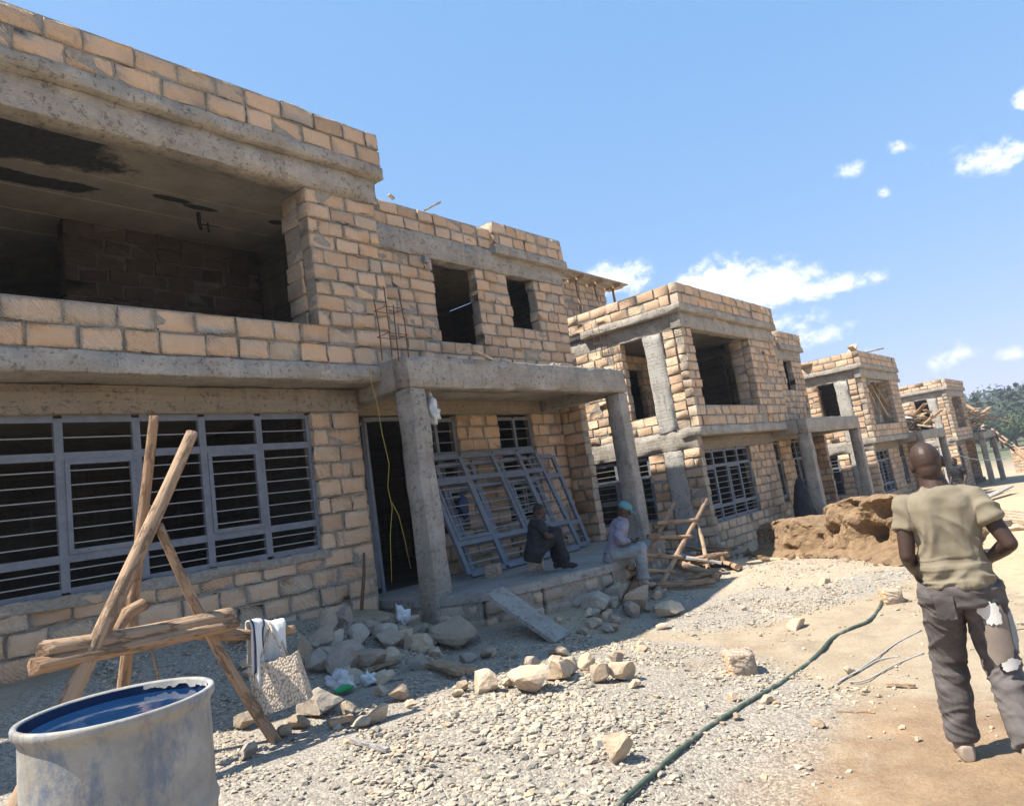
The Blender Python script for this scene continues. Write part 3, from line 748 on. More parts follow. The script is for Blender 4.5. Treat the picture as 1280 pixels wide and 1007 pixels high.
for px,Ys,rad in (([(240,541),(86,868)],(5.0,4.75),(.041,.050)),([(193,520),(153,872)],(5.12,5.35),(.035,.041)),([(198,655),(362,952)],(4.92,4.72),(.028,.040))):
    mb,a,b=pole(px,Ys,rad,'leg','',ground=True); mb.build('leg',M['bark'],tr)
mb,a,b=pole([(218,790),(368,787)],(4.93,4.85),(.038,.034),'','' ); mb.build('cross_pole',M['bark'],tr)
CP=(a,b)
mb,a,b=pole([(140,795),(180,755)],(5.0,5.1),(.045,.04),'',''); mb.build('cross_pole',M['bark'],tr)
for (p,q,w,h,Y) in (((44,832),(292,779),.11,.085,4.80),((52,812),(286,768),.12,.075,4.84)):
    mb=MB(); a=atY(*p,Y);b=atY(*q,Y-.02); mb.log(a,b,w*.62,w*.58,9,.2,.72,knots=2,bend=.006,rag=.5); mb.build('beam',M['bark'],tr)
mb=MB(); a=atY(186,803,4.9); b=atY(200,862,5.05)
mb.tube([a,(a+b)/2+Vector((.02,.02,0)),b],[.006,.008,.004],5); mb.build('bark_strip',M['bark'],tr)
# cloth draped over the cross pole
ca=atY(333,783,4.87); cd=(CP[1]-CP[0]).normalized(); kk=mpp(ca)
def cloth():
    mb=MB(); nu,nv=26,40; V=np.zeros((nu,nv,3)); side=Vector((-cd.y,cd.x,0)).normalized()  # away from the camera
    ph=rng.uniform(0,6,4)
    for i in range(nu):
        u=i/(nu-1)
        for j in range(nv):
            v=j/(nv-1)*2-1      # -1 front hem, +1 back hem
            L=(.46 if v<0 else .26)*abs(v)*(1+.25*math.sin(u*5+ph[0])*(v<0)-(.45*u if v<0 else 0))
            r=.052
            if abs(v)<.18: t=v/.18*PI/2; y=math.sin(t)*r; z=math.cos(t)*r
            else: y=math.copysign(r,v); z=-(abs(v)-.18)/.82*L
            fold=.03*math.sin(u*9+ph[1]+v*1.5)*min(1,abs(v)*1.6)+.012*math.sin(u*29+ph[2]+v*3)*abs(v)
            spread=(u-.5)*(.27+.03*abs(v)-.05*max(0,-v)) - (.05*max(0,-v))
            p=ca+cd*spread+side*(y+fold+(-.03*max(0,-v)))+Vector((0,0,z+.008*math.sin(u*9+ph[3])))
            V[i,j]=p[:]
    mb.grid(V); o=mb.build('draped_cloth',[M['white']],None,label='white cloth with a dark stripe draped over the trestle pole',category='cloth')
    s=o.modifiers.new('s','SOLIDIFY'); s.thickness=.008
    sb=MB()
    for i0 in (1,9):
        sb.grid(V[i0:i0+2,3:22]+np.array((-side*.011)[:])[None,None]+np.array([0,0,.004]))
    so_=sb.build('dark_stripe',M['navy'],o); s=so_.modifiers.new('s','SOLIDIFY'); s.thickness=.004
cloth()
def tote():
    mb=MB(); c=atY(349,853,4.72); k=mpp(c); x=(rt+up*-.0); x=Vector((rt.x,rt.y,.16)).normalized(); y=Vector((-x.y,x.x,0)).normalized(); z=x.cross(y)
    if z.z<0: z=-z
    y=z.cross(x)
    W,Hh,D=.36,.32,.13; nu,nz=9,9; V=[]
    ring=[]
    m=[(-1,-1),(1,-1),(1,1),(-1,1)]
    for j in range(nz):
        t=j/(nz-1); d=D*(1-.45*t); w=W*(1-.06*t)
        for s_ in range(4):
            a,b=m[s_],m[(s_+1)%4]
            for i in range(nu):
                q=i/nu; cx=(a[0]*(1-q)+b[0]*q)*w/2; cy=(a[1]*(1-q)+b[1]*q)*d/2; bul=1+.12*math.sin(t*PI)*(abs(b[0]-a[0])/2)
                V.append((c+x*cx+y*cy*bul+z*((t-.5)*Hh+.006*math.sin(i*2+j)))[:])
    n=4*nu; Fc=[(j*n+i,j*n+(i+1)%n,(j+1)*n+(i+1)%n,(j+1)*n+i) for j in range(nz-1) for i in range(n)]+[tuple(range(n-1,-1,-1))]
    mb.add(V,Fc,smooth=False); o=mb.build('tote_bag',M['tote'],None,label='woven straw tote bag hanging from the trestle pole',category='bag')
    s=o.modifiers.new('s','SOLIDIFY'); s.thickness=.006
    for sg in (-1,1):
        hb=MB(); pts=[]
        top=ca+cd*.05+Vector((0,0,.05))
        p0=c+x*-.09+y*sg*.035+z*Hh*.5; p1=c+x*.09+y*sg*.035+z*Hh*.5
        for t in np.linspace(0,1,9):
            p=p0.lerp(p1,t); m_=top+y*sg*.06; pts.append(p.lerp(m_,math.sin(t*PI)**.6*.97))
        hb.tube(pts,.008,6); hb.build('handle',M['tote'],o)
tote()
# ---------------------------------------------------------------- drum
def drum():
    c=Vector((.935,2.52,0)); zr=1.185; zb=g1(c.x,c.y)+.0; h=zr-zb; r0=.268; n=72; k=90
    ax=Vector((-c.x,-c.y,0)).normalized(); Tt=Matrix.Translation((c.x,c.y,zb))@Matrix.Rotation(R(.6),4,Vector((0,0,1)).cross(ax))
    root=thing('water_drum','open plastic drum caked with cement, blue inside, in the near left corner','drum',(c.x,c.y,zb))
    def lathe(prof):
        V=[];
        for (r,z) in prof:
            for i in range(n):
                t=2*PI*i/n; q=1+.006*math.sin(2*t+1)+.003*math.sin(5*t); V.append((r*q*math.cos(t),r*q*math.sin(t),z))
        return V,[(j*n+i,j*n+(i+1)%n,(j+1)*n+(i+1)%n,(j+1)*n+i) for j in range(len(prof)-1) for i in range(n)]
    out=[(.0,0),(r0*.9,0),(r0*.96,.01)]+[(r0*(.965+.006*math.sin(z*9)+.028*math.exp(-((z-h*.36)/.016)**2)+.028*math.exp(-((z-h*.70)/.016)**2)),z) for z in np.linspace(.04,h-.05,k)]+[(r0*.985,h-.035),(r0*1.0,h-.03),(r0*1.022,h-.024),(r0*1.025,h-.006),(r0*1.015,h),(r0*.965,h),(r0*.955,h-.006)]
    mb=MB(); mb.T=Tt; V,Fc=lathe(out); V=np.array(V); P=V*1.; V[:,:2]*=(1+.006*fbm(P*9,77,3))[:,None]; mb.add(V,Fc,smooth=True); mb.build('drum_shell',M['drum'],root)
    inn=[(r0*.953,h-.006),(r0*.94,h-.05),(r0*.93,h-.4),(r0*.91,.03),(.0,.03)]
    mb=MB(); mb.T=Tt; V,Fc=lathe(inn); mb.add(V,Fc,smooth=True); mb.build('blue_lining',M['blue'],root)
    mb=MB(); mb.T=Tt; V=[];
    m_=110
    for j in range(4):
        for i in range(m_):
            t=-2.4+i/(m_-1)*3.3; d=.010+.022*max(0,fbm(np.array([[t*6.3,0.,1.]]),5,4)[0]+.3)
            V.append((r0*.944*math.cos(t)*(1-.004*j),r0*.944*math.sin(t)*(1-.004*j),h-.004-d*j/3))
    Fc=[(j*m_+i,j*m_+i+1,(j+1)*m_+i+1,(j+1)*m_+i) for j in range(3) for i in range(m_-1)]
    mb.add(V,Fc,smooth=True); mb.build('cement_crust',M['drum'],root)
    mb=MB(); mb.T=Tt; V=[(0,0,h-.032)]+[(r0*.935*math.cos(2*PI*i/n),r0*.935*math.sin(2*PI*i/n),h-.032) for i in range(n)]; mb.add(V,[(0,1+i,1+(i+1)%n) for i in range(n)],smooth=True); mb.build('water_surface',M['water'],root)
drum()
# ---------------------------------------------------------------- hose, wires, ramp, block
def path(px,lift,sub=6,jit=.0):
    P=[atG(*p) for p in px]; out=[]
    for i in range(len(P)-1):
        p0=P[max(i-1,0)];p1=P[i];p2=P[i+1];p3=P[min(i+2,len(P)-1)]
        for k in range(sub):
            t=k/sub; q=.5*((2*p1)+(p2-p0)*t+(2*p0-5*p1+4*p2-p3)*t*t+(3*p1-p0-3*p2+p3)*t**3); out.append(Vector((q.x,q.y,g1(q.x,q.y)+lift+random.uniform(-jit,jit))))
    q=P[-1]; out.append(Vector((q.x,q.y,g1(q.x,q.y)+lift))); return out
mb=MB(); mb.tube(path([(770,1012),(835,953),(880,916),(935,880),(985,850),(1020,822),(1040,800),(1062,788),(1085,778),(1098,764),(1104,750)],.014),.0145,12); one('garden_hose','thick green hose snaking across the gravel towards the walking man','hose',mb,M['hose'])
for lb,px in (('longest grey wire lying on the ground left of the walking man',[(1046,856),(1090,828),(1120,806),(1152,789)]),('lower curved grey wire on the ground beside the torn trousers',[(1062,854),(1085,851),(1120,832),(1155,818)]),('short wire end looping near the small stone at the wires',[(1050,852),(1078,838),(1100,826),(1125,822)])):
    mb=MB(); mb.tube(path(px,.012),.006,5); one('loose_wire',lb,'wire',mb,M['wire'],'wires on the ground')
def board(name,label,a,b,w,th,mat,jit=.003,upv=Vector((0,0,1)),group=None,cat='board',seg=4,rnd=None):
    mb=MB(); mb.bar(a,b,w,th,jit=jit,seg=seg,upv=upv,rnd=rnd); return one(name,label,cat,mb,M[mat],group)
a=atZ(617,739,FLZ+.03); b=atG(704,800)
board('ramp_board','wide cement-stained plank sloping from the porch platform to the ground',a,b+Vector((0,0,.02)),.42,.035,'plast',cat='plank')
# ---------------------------------------------------------------- stones, named one by one (px, py = centre in the photograph)
def z2(x,y): return 340+x/3.368, 680+y/3.368
def z3(x,y): return 660+x/2.56, 680+y/2.56
L=[]
for (zx,zy,w,h,lb,bx,rn) in [
 (222,345,100,100,'tan dressed stone standing tilted, highest of the rubble left of the plank',.45,.1),(195,400,110,80,'tan dressed stone lying against the tilted one near the tote bag',.45,.12),
 (125,460,80,115,'dark brown upright stone just right of the tote bag',.1,0),(245,475,130,75,'flat grey slab leaning in the rubble behind two round stones',.4,.3),
 (300,320,70,85,'tall grey stone under the window pier, left of the pinkish plank',.1,.32),(362,246,85,60,'long stone against the foot of the pier',.3,.28),(440,247,70,60,'rounded stone at the doorway foot',.1,.3),
 (355,400,100,85,'smooth round grey boulder below the pinkish plank',0,1.),(470,375,130,80,'squared grey block with a mortar face, below the plank',.5,.98),(450,330,90,40,'brown stone wedged under the plank',.1,.05),
 (262,505,130,115,'large round grey stone in front of the slab',.05,.3),(330,490,70,95,'upright tan stone between two larger ones',.1,.1),(420,495,145,100,'broad tan angular stone right of the upright one',.1,.12),
 (180,680,205,120,'biggest grey boulder in shade beside the tote bag',.1,.3),(100,750,105,65,'angular tan stone at the foot of the big shaded boulder',.2,.08),(322,690,80,52,'brown stone leaning on the right of the big shaded boulder',.1,.04),
 (770,385,205,120,'big rough pinkish boulder at the foot of the near porch pillar',.1,.1),(535,630,100,60,'shaded tan stone alone on the dark gravel',.1,.05),(570,415,50,68,'narrow tan stone left of the pillar boulder',.2,.1),(645,422,50,45,'small grey stone touching the pillar boulder',.0,.3),
 (905,585,130,85,'sunlit pyramid shaped stone at the edge of the shade',.05,.75),(1097,572,190,98,'largest sunlit flat stone at the edge of the shade',.05,.72),(1225,530,130,90,'sunlit pile-top stone right of the flat one',.05,.7),(800,597,65,42,'brown stone at the shade line left of the pyramid stone',.1,.05),(786,626,55,28,'thin sunlit chip before the pyramid stone',.1,.8),
 (450,717,100,58,'orange sunlit stone with a sharp corner on pale gravel',.1,.6),(375,752,95,36,'flat sunlit stone beside a wood splinter',.2,.65),(582,671,55,26,'small sunlit stone at the tip of the shade',.0,.6),(900,460,62,48,'brown stone below the ramp plank',.1,.05),
 (510,190,70,48,'tan stone where the yellow wire meets the ground',.1,.12),(990,582,55,38,'small sunlit stone between pyramid and flat stones',.0,.7)]:
    x,y=z2(zx,zy); L.append((x,y,w/3.368,h/3.368,lb,bx,rn))
for (zx,zy,w,h,lb,bx,rn) in [
 (72,205,70,38,'sunlit-edged flat stone under the platform edge, left of the rubble mound',.1,.1),(360,185,95,85,'tan dressed block tipped on its corner below the pole ladder',.4,.1),(335,215,52,50,'round grey stone touching the tipped block',.0,.3),(460,208,98,52,'flat sunlit slab of stone at the ladder foot',.15,.75),
 (195,380,60,48,'sunlit orange stone in the middle of the small stone row',.1,.6),(240,410,68,66,'brown pointed stone standing in the sunlit row',.15,.0),(310,412,88,60,'right end stone of the sunlit row',.25,.72),(285,365,42,38,'small stone behind the pointed brown one',.1,.1),(365,335,48,26,'lone flat stone behind the sunlit row',.1,.6),
 (107,343,68,42,'shaded stone at the foot of the ramp plank',.1,.1),(20,377,52,34,'dark stone left of the ramp foot',.1,.3),(865,257,65,36,'sunlit wedge stone behind the lone cube block',.2,.7),(956,118,38,28,'small brown stone on the far gravel before the sand heap',.1,.6),
 (300,667,100,84,'round tan stone at the bottom edge of the gravel',.25,.66),(660,490,44,32,'small tan stone on the gravel left of the hose',.1,.7),(770,500,38,26,'pale stone touching the hose',.1,.9),(1035,405,38,26,'pale stone among the wires',.1,.75),(945,580,50,28,'dark clod at the edge of the brown dirt',0,0),(345,447,38,24,'small tan stone in front of the sunlit row',.1,.7),
 (130,400,70,38,'low brown stone left in the sunlit row',.1,.08),(85,380,50,40,'pale stone at the left of the sunlit row',.1,.7),(1085,470,26,14,'tiny stone on the pale ground below the wires',.1,.7),(675,552,30,22,'reddish stone beside the hose',.1,.03),(235,195,150,60,'broken grey concrete lump under the platform edge',.1,.98),(170,185,70,45,'grey stone at the platform foot',.1,.3),(290,165,80,60,'grey stone below the seated man with the cap',.1,.3)]:
    x,y=z3(zx,zy); L.append((x,y,w/2.56,h/2.56,lb,bx,rn))
L+=[(950,683,30,16,'pale stone on the gravel crest by the timber',.1,.75)]
for (x,y,w,h,lb,bx,rn) in L: rock(x,y,w,h,lb,boxy=bx,rnd=rn)
for i,(x,y,w) in enumerate([(352,915,22),(300,903,34),(305,942,26),(478,862,20),(505,868,18),(640,820,16),(660,828,14),(690,838,18),(712,828,20),(735,832,16),(760,835,14),(775,818,18),(800,806,14),(615,815,18),(585,822,20),(565,800,18),(730,790,16),(745,778,18),(760,765,14),(770,775,20),(690,760,22),(705,752,18),(720,748,20),(735,742,18),(752,738,20),(550,718,12),(575,735,16),(520,742,16),(495,735,18),(480,745,20),(470,770,18),(505,770,14),(395,820,18),(420,800,20),(440,850,16),(1240,655,22),(1258,652,20),(1275,658,18),(1220,668,14),(1060,700,9),(1130,910,9),(1150,925,10),(1100,870,8),(985,735,8),(930,760,9),(905,905,8),(560,905,9),(655,925,8),(705,900,9)]):
    rock(x,y,w,w*.62,'small rough stone scattered on the ground among larger rubble',group='small scattered stones',boxy=.1,rnd=random.choice([.05,.1,.3,.6,.75]))
def cube(px,py,w,h,lb,z=None,rot=0.,tilt=0):
    P=atG(px,py+h/2) if z is None else atZ(px,py+h/2,z); k=mpp(P); W=w*k; H=h*k; P=P+Vector((fw.x,fw.y,0))*W*.3
    mb=MB(); mb.T=Matrix.Translation((P.x,P.y,(g1(P.x,P.y) if z is None else z)-.01))@Matrix.Rotation(rot,4,'Z')@Matrix.Rotation(tilt,4,'X')
    mb.rblock(-W*.5,W*.5,-W*.42,W*.42,0,H,.02,4,4,4,jit=.006,rnd=.8); one('stone_block',lb,'stone block',mb,M['stone'],'dressed stone blocks')
cube(931,830,39,30,'single dressed cube block on open ground left of the hose',rot=.65)
cube(1119,745,27,18,'dressed block where the green hose ends',rot=.5)
cube(617,713,21,16,'dressed block on the platform before the leaning frames',z=FLZ,rot=.5)
cube(671,704,22,19,'dressed block used as a seat by the man in dark clothes',z=FLZ,rot=.6)
# boards and scraps
def zb(lb,p,q,w,th,mat,lift=.03,z=None,name='wood_board'):
    a=atG(*p) if z is None else atZ(*p,z); b=atG(*q) if z is None else atZ(*q,z)
    board(name,lb,a+Vector((0,0,lift)),b+Vector((0,0,lift)),w,th,mat)
a=atG(*z2(330,345)); b=atG(*z2(605,240)); board('wood_board','pinkish plank lying on the rubble beside the near porch pillar',a+Vector((0,0,.22)),b+Vector((0,0,.16)),.17,.06,'pale')
a=atG(*z2(672,515)); b=atG(*z2(822,560)); board('wood_board','short flat plank on shaded gravel before the pillar boulder',a+Vector((0,0,.04)),b+Vector((0,0,.05)),.17,.03,'plank')
zb('wood splinter on sunlit gravel near the trestle foot',z2(240,772),z2(340,742),.06,.03,'plank')
zb('grey bent stick on the gravel near the bottom edge',z2(335,845),z2(490,885),.03,.02,'greyw')
zb('thin splintered plank behind the white plastic bag',z2(400,560),z2(510,520),.07,.025,'bark',.06)
zb('reddish stick at the edge of the brown dirt',z3(985,545),z3(1110,545),.02,.015,'bark',.01)
zb('flat wood scrap on pale ground left of the walking man',z3(1145,452),z3(1240,455),.03,.015,'bark',.01)
def crumple(lb,px,w,h,mat,seed,print_=False):
    P=atG(*px); k=mpp(P); mb=MB(); V,Fc=ICO[3]; V=V*np.array([w*k/2,w*k/2*.7,h*k*.6]); V=V*(1+.9*fbm(ICO[3][0]*2.2+seed,seed,4)-.5*np.clip(1-np.abs(fbm(ICO[3][0]*3+seed,seed+3,3))*5,0,1))[:,None]; V[:,2]-=V[:,2].min()
    a=np.array(Matrix.Rotation(-.9,3,'Z')); mb.add(V@a.T+np.array([P.x,P.y,g1(P.x,P.y)-.02]),Fc,smooth=True); o=one('plastic_bag',lb,'plastic bag',mb,M['bag'])
    if print_:
        m2=MB(); m2.ell((P.x-.02,P.y-.1,P.z+.05),(.10,.03,.03)); m2.build('green_print',M['green'],o)
crumple('crumpled white plastic bag with green print on shaded gravel',z2(285,628),38,24,'bag',4,True)
crumple('small white plastic scrap right of the crumpled bag',z2(405,595),18,14,'bag',9)
crumple('white paper packet lying on the rubble under the pillar',z2(553,345),17,20,'bag',14)
# yellow wire and pillar bag
mb=MB(); mb.tube([atY(430+x/3.1475,440+y/3.1475,Y) for x,y,Y in ((98,48,6.44),(104,110,6.5),(130,200,6.75),(150,320,6.8),(178,440,6.8),(172,530,6.85),(190,610,6.85),(182,720,6.9),(188,905,6.9))],.0045,5); one('yellow_wire','long yellow electric wire hanging from the porch beam by the door','wire',mb,M['yellow'],'yellow wires')
mb=MB(); mb.tube([atY(430+x/3.1475,440+y/3.1475,Y) for x,y,Y in ((188,590,6.86),(215,640,6.9),(240,740,6.95),(262,850,7.0))],.005,5); one('yellow_wire','short yellow wire branching off low near the pillar','wire',mb,M['yellow'],'yellow wires')
P=atY(540,512,6.62); mb=MB(); V,Fc=ICO[3]; V=V*np.array([.10,.10,.17]); V=V*(1+1.1*fbm(ICO[3][0]*1.8,8,4)-.5*np.clip(1-np.abs(fbm(ICO[3][0]*3,9,3))*5,0,1))[:,None]; mb.add(V+np.array(P[:])+np.array([.04,0.05,0]),Fc,smooth=True); one('plastic_bag','white plastic bag tied at the top of the near porch pillar','plastic bag',mb,M['bag'])
P=atY(579,632,7.72); mb=MB(); V,Fc=ICO[3]; V=V*np.array([.10,.05,.2]); V=V*(1+.4*fbm(V*9,18,4))[:,None]; mb.add(V+np.array(P[:]),Fc,smooth=True); one('hung_jacket','blue jacket hanging on the bars of the leaning frame','jacket',mb,M['blue'])
# rebar
def rebar(lb,base,h,sp,n=4):
    r=thing('starter_bars',lb,'rebar',base,'rebar starter bars')
    for i in range(n):
        x=base[0]+sp*(i%2)-sp/2; y=base[1]+sp*.7*(i//2)
        mb=MB(); mb.tube([(x,y,base[2]-.05),(x+.01,y,base[2]+h*.5),(x+random.uniform(-.03,.03),y,base[2]+h*random.uniform(.85,1.05))],.008,6); mb.build('bar',M['rust'],r)
    for t in (.3,.72):
        mb=MB(); z=base[2]+h*t; x0,x1,y0,y1=base[0]-sp/2-.02,base[0]+sp/2+.02,base[1]-.02,base[1]+sp*.7+.02
        mb.tube([(x0,y0,z),(x1,y0,z),(x1,y1,z),(x0,y1,z),(x0,y0,z),(x0-.06,y0-.04,z)],.005,5); mb.build('tie',M['rust'],r)
P=atZ(500,441,3.52); rebar('rusty starter bars standing on the porch roof beside the tall brick pier',(P.x,P.y,3.52),.78,.26)
P=atX(757,440,14.52); rebar('rusty starter bars fixed against the side wall of the second house',(P.x,P.y,P.z),.75,.26)
for i,(lb,p,q,Y,w) in enumerate([('short plank end sticking up over the near house parapet',(533,262),(548,254),8.4,.12),('thin stick leaning on the near house parapet',(486,243),(492,249),8.3,.06)]):
    board('wood_board',lb,atY(*p,Y),atY(*q,Y),w,.03,'pale')
board('wood_board','short stick on the porch roof left of the debris',atZ(572,439,3.57),atZ(587,433,3.60),.05,.03,'pale'); board('wood_board','longer stick lying over the porch roof edge',atZ(591,438,3.57),atZ(614,449,3.58),.05,.03,'pale')
P=atY(530,326,8.2); mb=MB(); mb.rblock(P.x-.05,P.x+.05,P.y-.09,P.y,P.z-.06,P.z+.06,.02,1,1,1,jit=.002); mb.tube([(P.x,P.y-.04,P.z-.05),(P.x+.02,P.y-.06,P.z-.2)],.008,5); one('junction_box','small grey metal junction box on the wall left of the upper window','box',mb,M['rod'])

for i in range(34):
    x=random.uniform(6.1,10.9); s_=random.uniform(.03,.10); y=6.47+random.uniform(.04,.3); mb=MB(); rock_mesh(mb,(x,y,3.525),(s_*1.6,s_,s_*.8),2,i,7,random.uniform(0,6)); one('rubble_stone','small loose stone lying along the edge of the near porch roof',"stone",mb,M['rock'],'loose stones on the porch roof')

k=0
while k<64:
    x=random.uniform(290,575); y=random.uniform(735,868); lim=735+(x-290)*.02
    if y>870-(x-290)*.12 or (x<400 and y>800 and random.random()<.6) or (315<x<385 and y<895 and y>770): continue
    w=random.choice([15,18,22,26,30,36,42]); k+=1
    rock(x,y,w,w*random.uniform(.55,.85),'broken angular stone in the shaded rubble strip below the near house',group='broken stones of the rubble strip',boxy=random.choice([.1,.3,.5]),rnd=random.random(),cuts=15)
for i in range(26):
    x=random.uniform(690,830); y=random.uniform(735,790)
    rock(x,y,random.uniform(9,20),random.uniform(7,13),'small broken stone at the foot of the porch platform',group='broken stones at the platform foot',boxy=.2,rnd=random.random())
# ---------------------------------------------------------------- pole ladder and timber by the porch
def q8(x,y): return 680+x/3.872, 540+y/3.872
lad=None
gA=atG(*q8(520,790)); gB=atG(*q8(375,835))
lad=thing('pole_ladder','rough ladder of nailed poles leaning among timber at the end of the porch','ladder',(gA.x,gA.y,gA.z))
tA=atY(*q8(785,325),gA.y+.45); tB=atY(*q8(627,345),gB.y+.75)
def tubeto(a,b,r0,r1,parent,nm,mat='bark',wob=.04):
    a=Vector(a);b=Vector(b); o=Vector((random.gauss(0,.015),random.gauss(0,.015),0)); mb=MB(); mb.log(a,b,r0,r1,9); return mb.build(nm,M[mat],parent)
tubeto(gA-Vector((0,0,.05)),tA,.045,.035,lad,'stile'); tubeto(gB-Vector((0,0,.05)),tB,.045,.035,lad,'stile')
for (p,q) in (((540,440),(745,425)),((500,505),(712,505)),((430,590),(668,606)),((400,655),(636,676))):
    def on(a,b,px):   # depth of the stile at that image row
        best=min(np.linspace(0,1,60),key=lambda t:abs((lambda P:480-F*P.dot(up)/P.dot(fw)-px[1])(a+(b-a)*t-Vector((0,0,EYE))))); return (a+(b-a)*best).y
    P=q8(*p);Q=q8(*q); tubeto(atY(*P,on(gB,tB,P)-.06),atY(*Q,on(gA,tA,Q)-.06),.035,.032,lad,'rung')
tubeto(atY(*q8(735,440),gA.y+.35),atG(*q8(800,692)),.03,.035,lad,'prop')
grp='loose poles by the porch'
def loose(lb,p,q,r,lift=(.06,.06),mat='bark'):
    a=atG(*q8(*p))+Vector((0,0,lift[0])); b=atG(*q8(*q))+Vector((0,0,lift[1])); o=Vector((random.gauss(0,.02),random.gauss(0,.02),0)); mb=MB()
    mb.log(a,b,r,r*.88); one('timber_pole',lb,'pole',mb,M[mat],grp)
loose('pole lying across the front of the ladder foot',(512,760),(835,740),.05); loose('thick pole end crossing over the front pole',(640,690),(850,720),.055,(.18,.06)); loose('short pole under the crossing ends',(690,735),(855,715),.04,(.05,.1))
for i,(p,q,r,lf,lb) in enumerate([((690,610),(945,680),.05,(.10,.08),'dark pole pointing at the gravel crest'),((700,600),(940,580),.045,(.12,.1),'pale pole on top of the stack behind the ladder'),((720,640),(915,612),.05,(.1,.06),'pole in the middle of the stack behind the ladder'),((800,660),(950,672),.05,(.06,.05),'short thick pole end at the right of the stack'),((690,585),(870,575),.05,(.16,.14),'uppermost weathered pole of the stack'),((680,660),(880,650),.045,(.05,.05),'lowest pole of the stack behind the ladder')]): loose(lb,p,q,r,lf)
for i,(p,q,lf,lb) in enumerate([((700,578),(860,570),.22,'pale plank resting on the pole stack'),((560,600),(700,640),.2,'grey plank lying behind the ladder rungs'),((480,600),(560,640),.18,'short plank left of the ladder near the pale trousers')]):
    board('wood_board',lb,atG(*q8(*p))+Vector((0,0,lf)),atG(*q8(*q))+Vector((0,0,lf-.05)),.14,.03,'pale' if i==0 else 'greyw')
for (x,y,w,h,lb) in [(640,650,90,60,'grey stone inside the timber stack'),(585,630,70,50,'stone behind the lowest ladder rung'),(500,620,70,50,'stone beside the pale trousers of the seated man'),(700,655,60,50,'tan stone in the shade of the pole stack')]:
    x,y=q8(x,y); rock(x,y,w/3.87,h/3.87,lb,boxy=.2,rnd=.3)
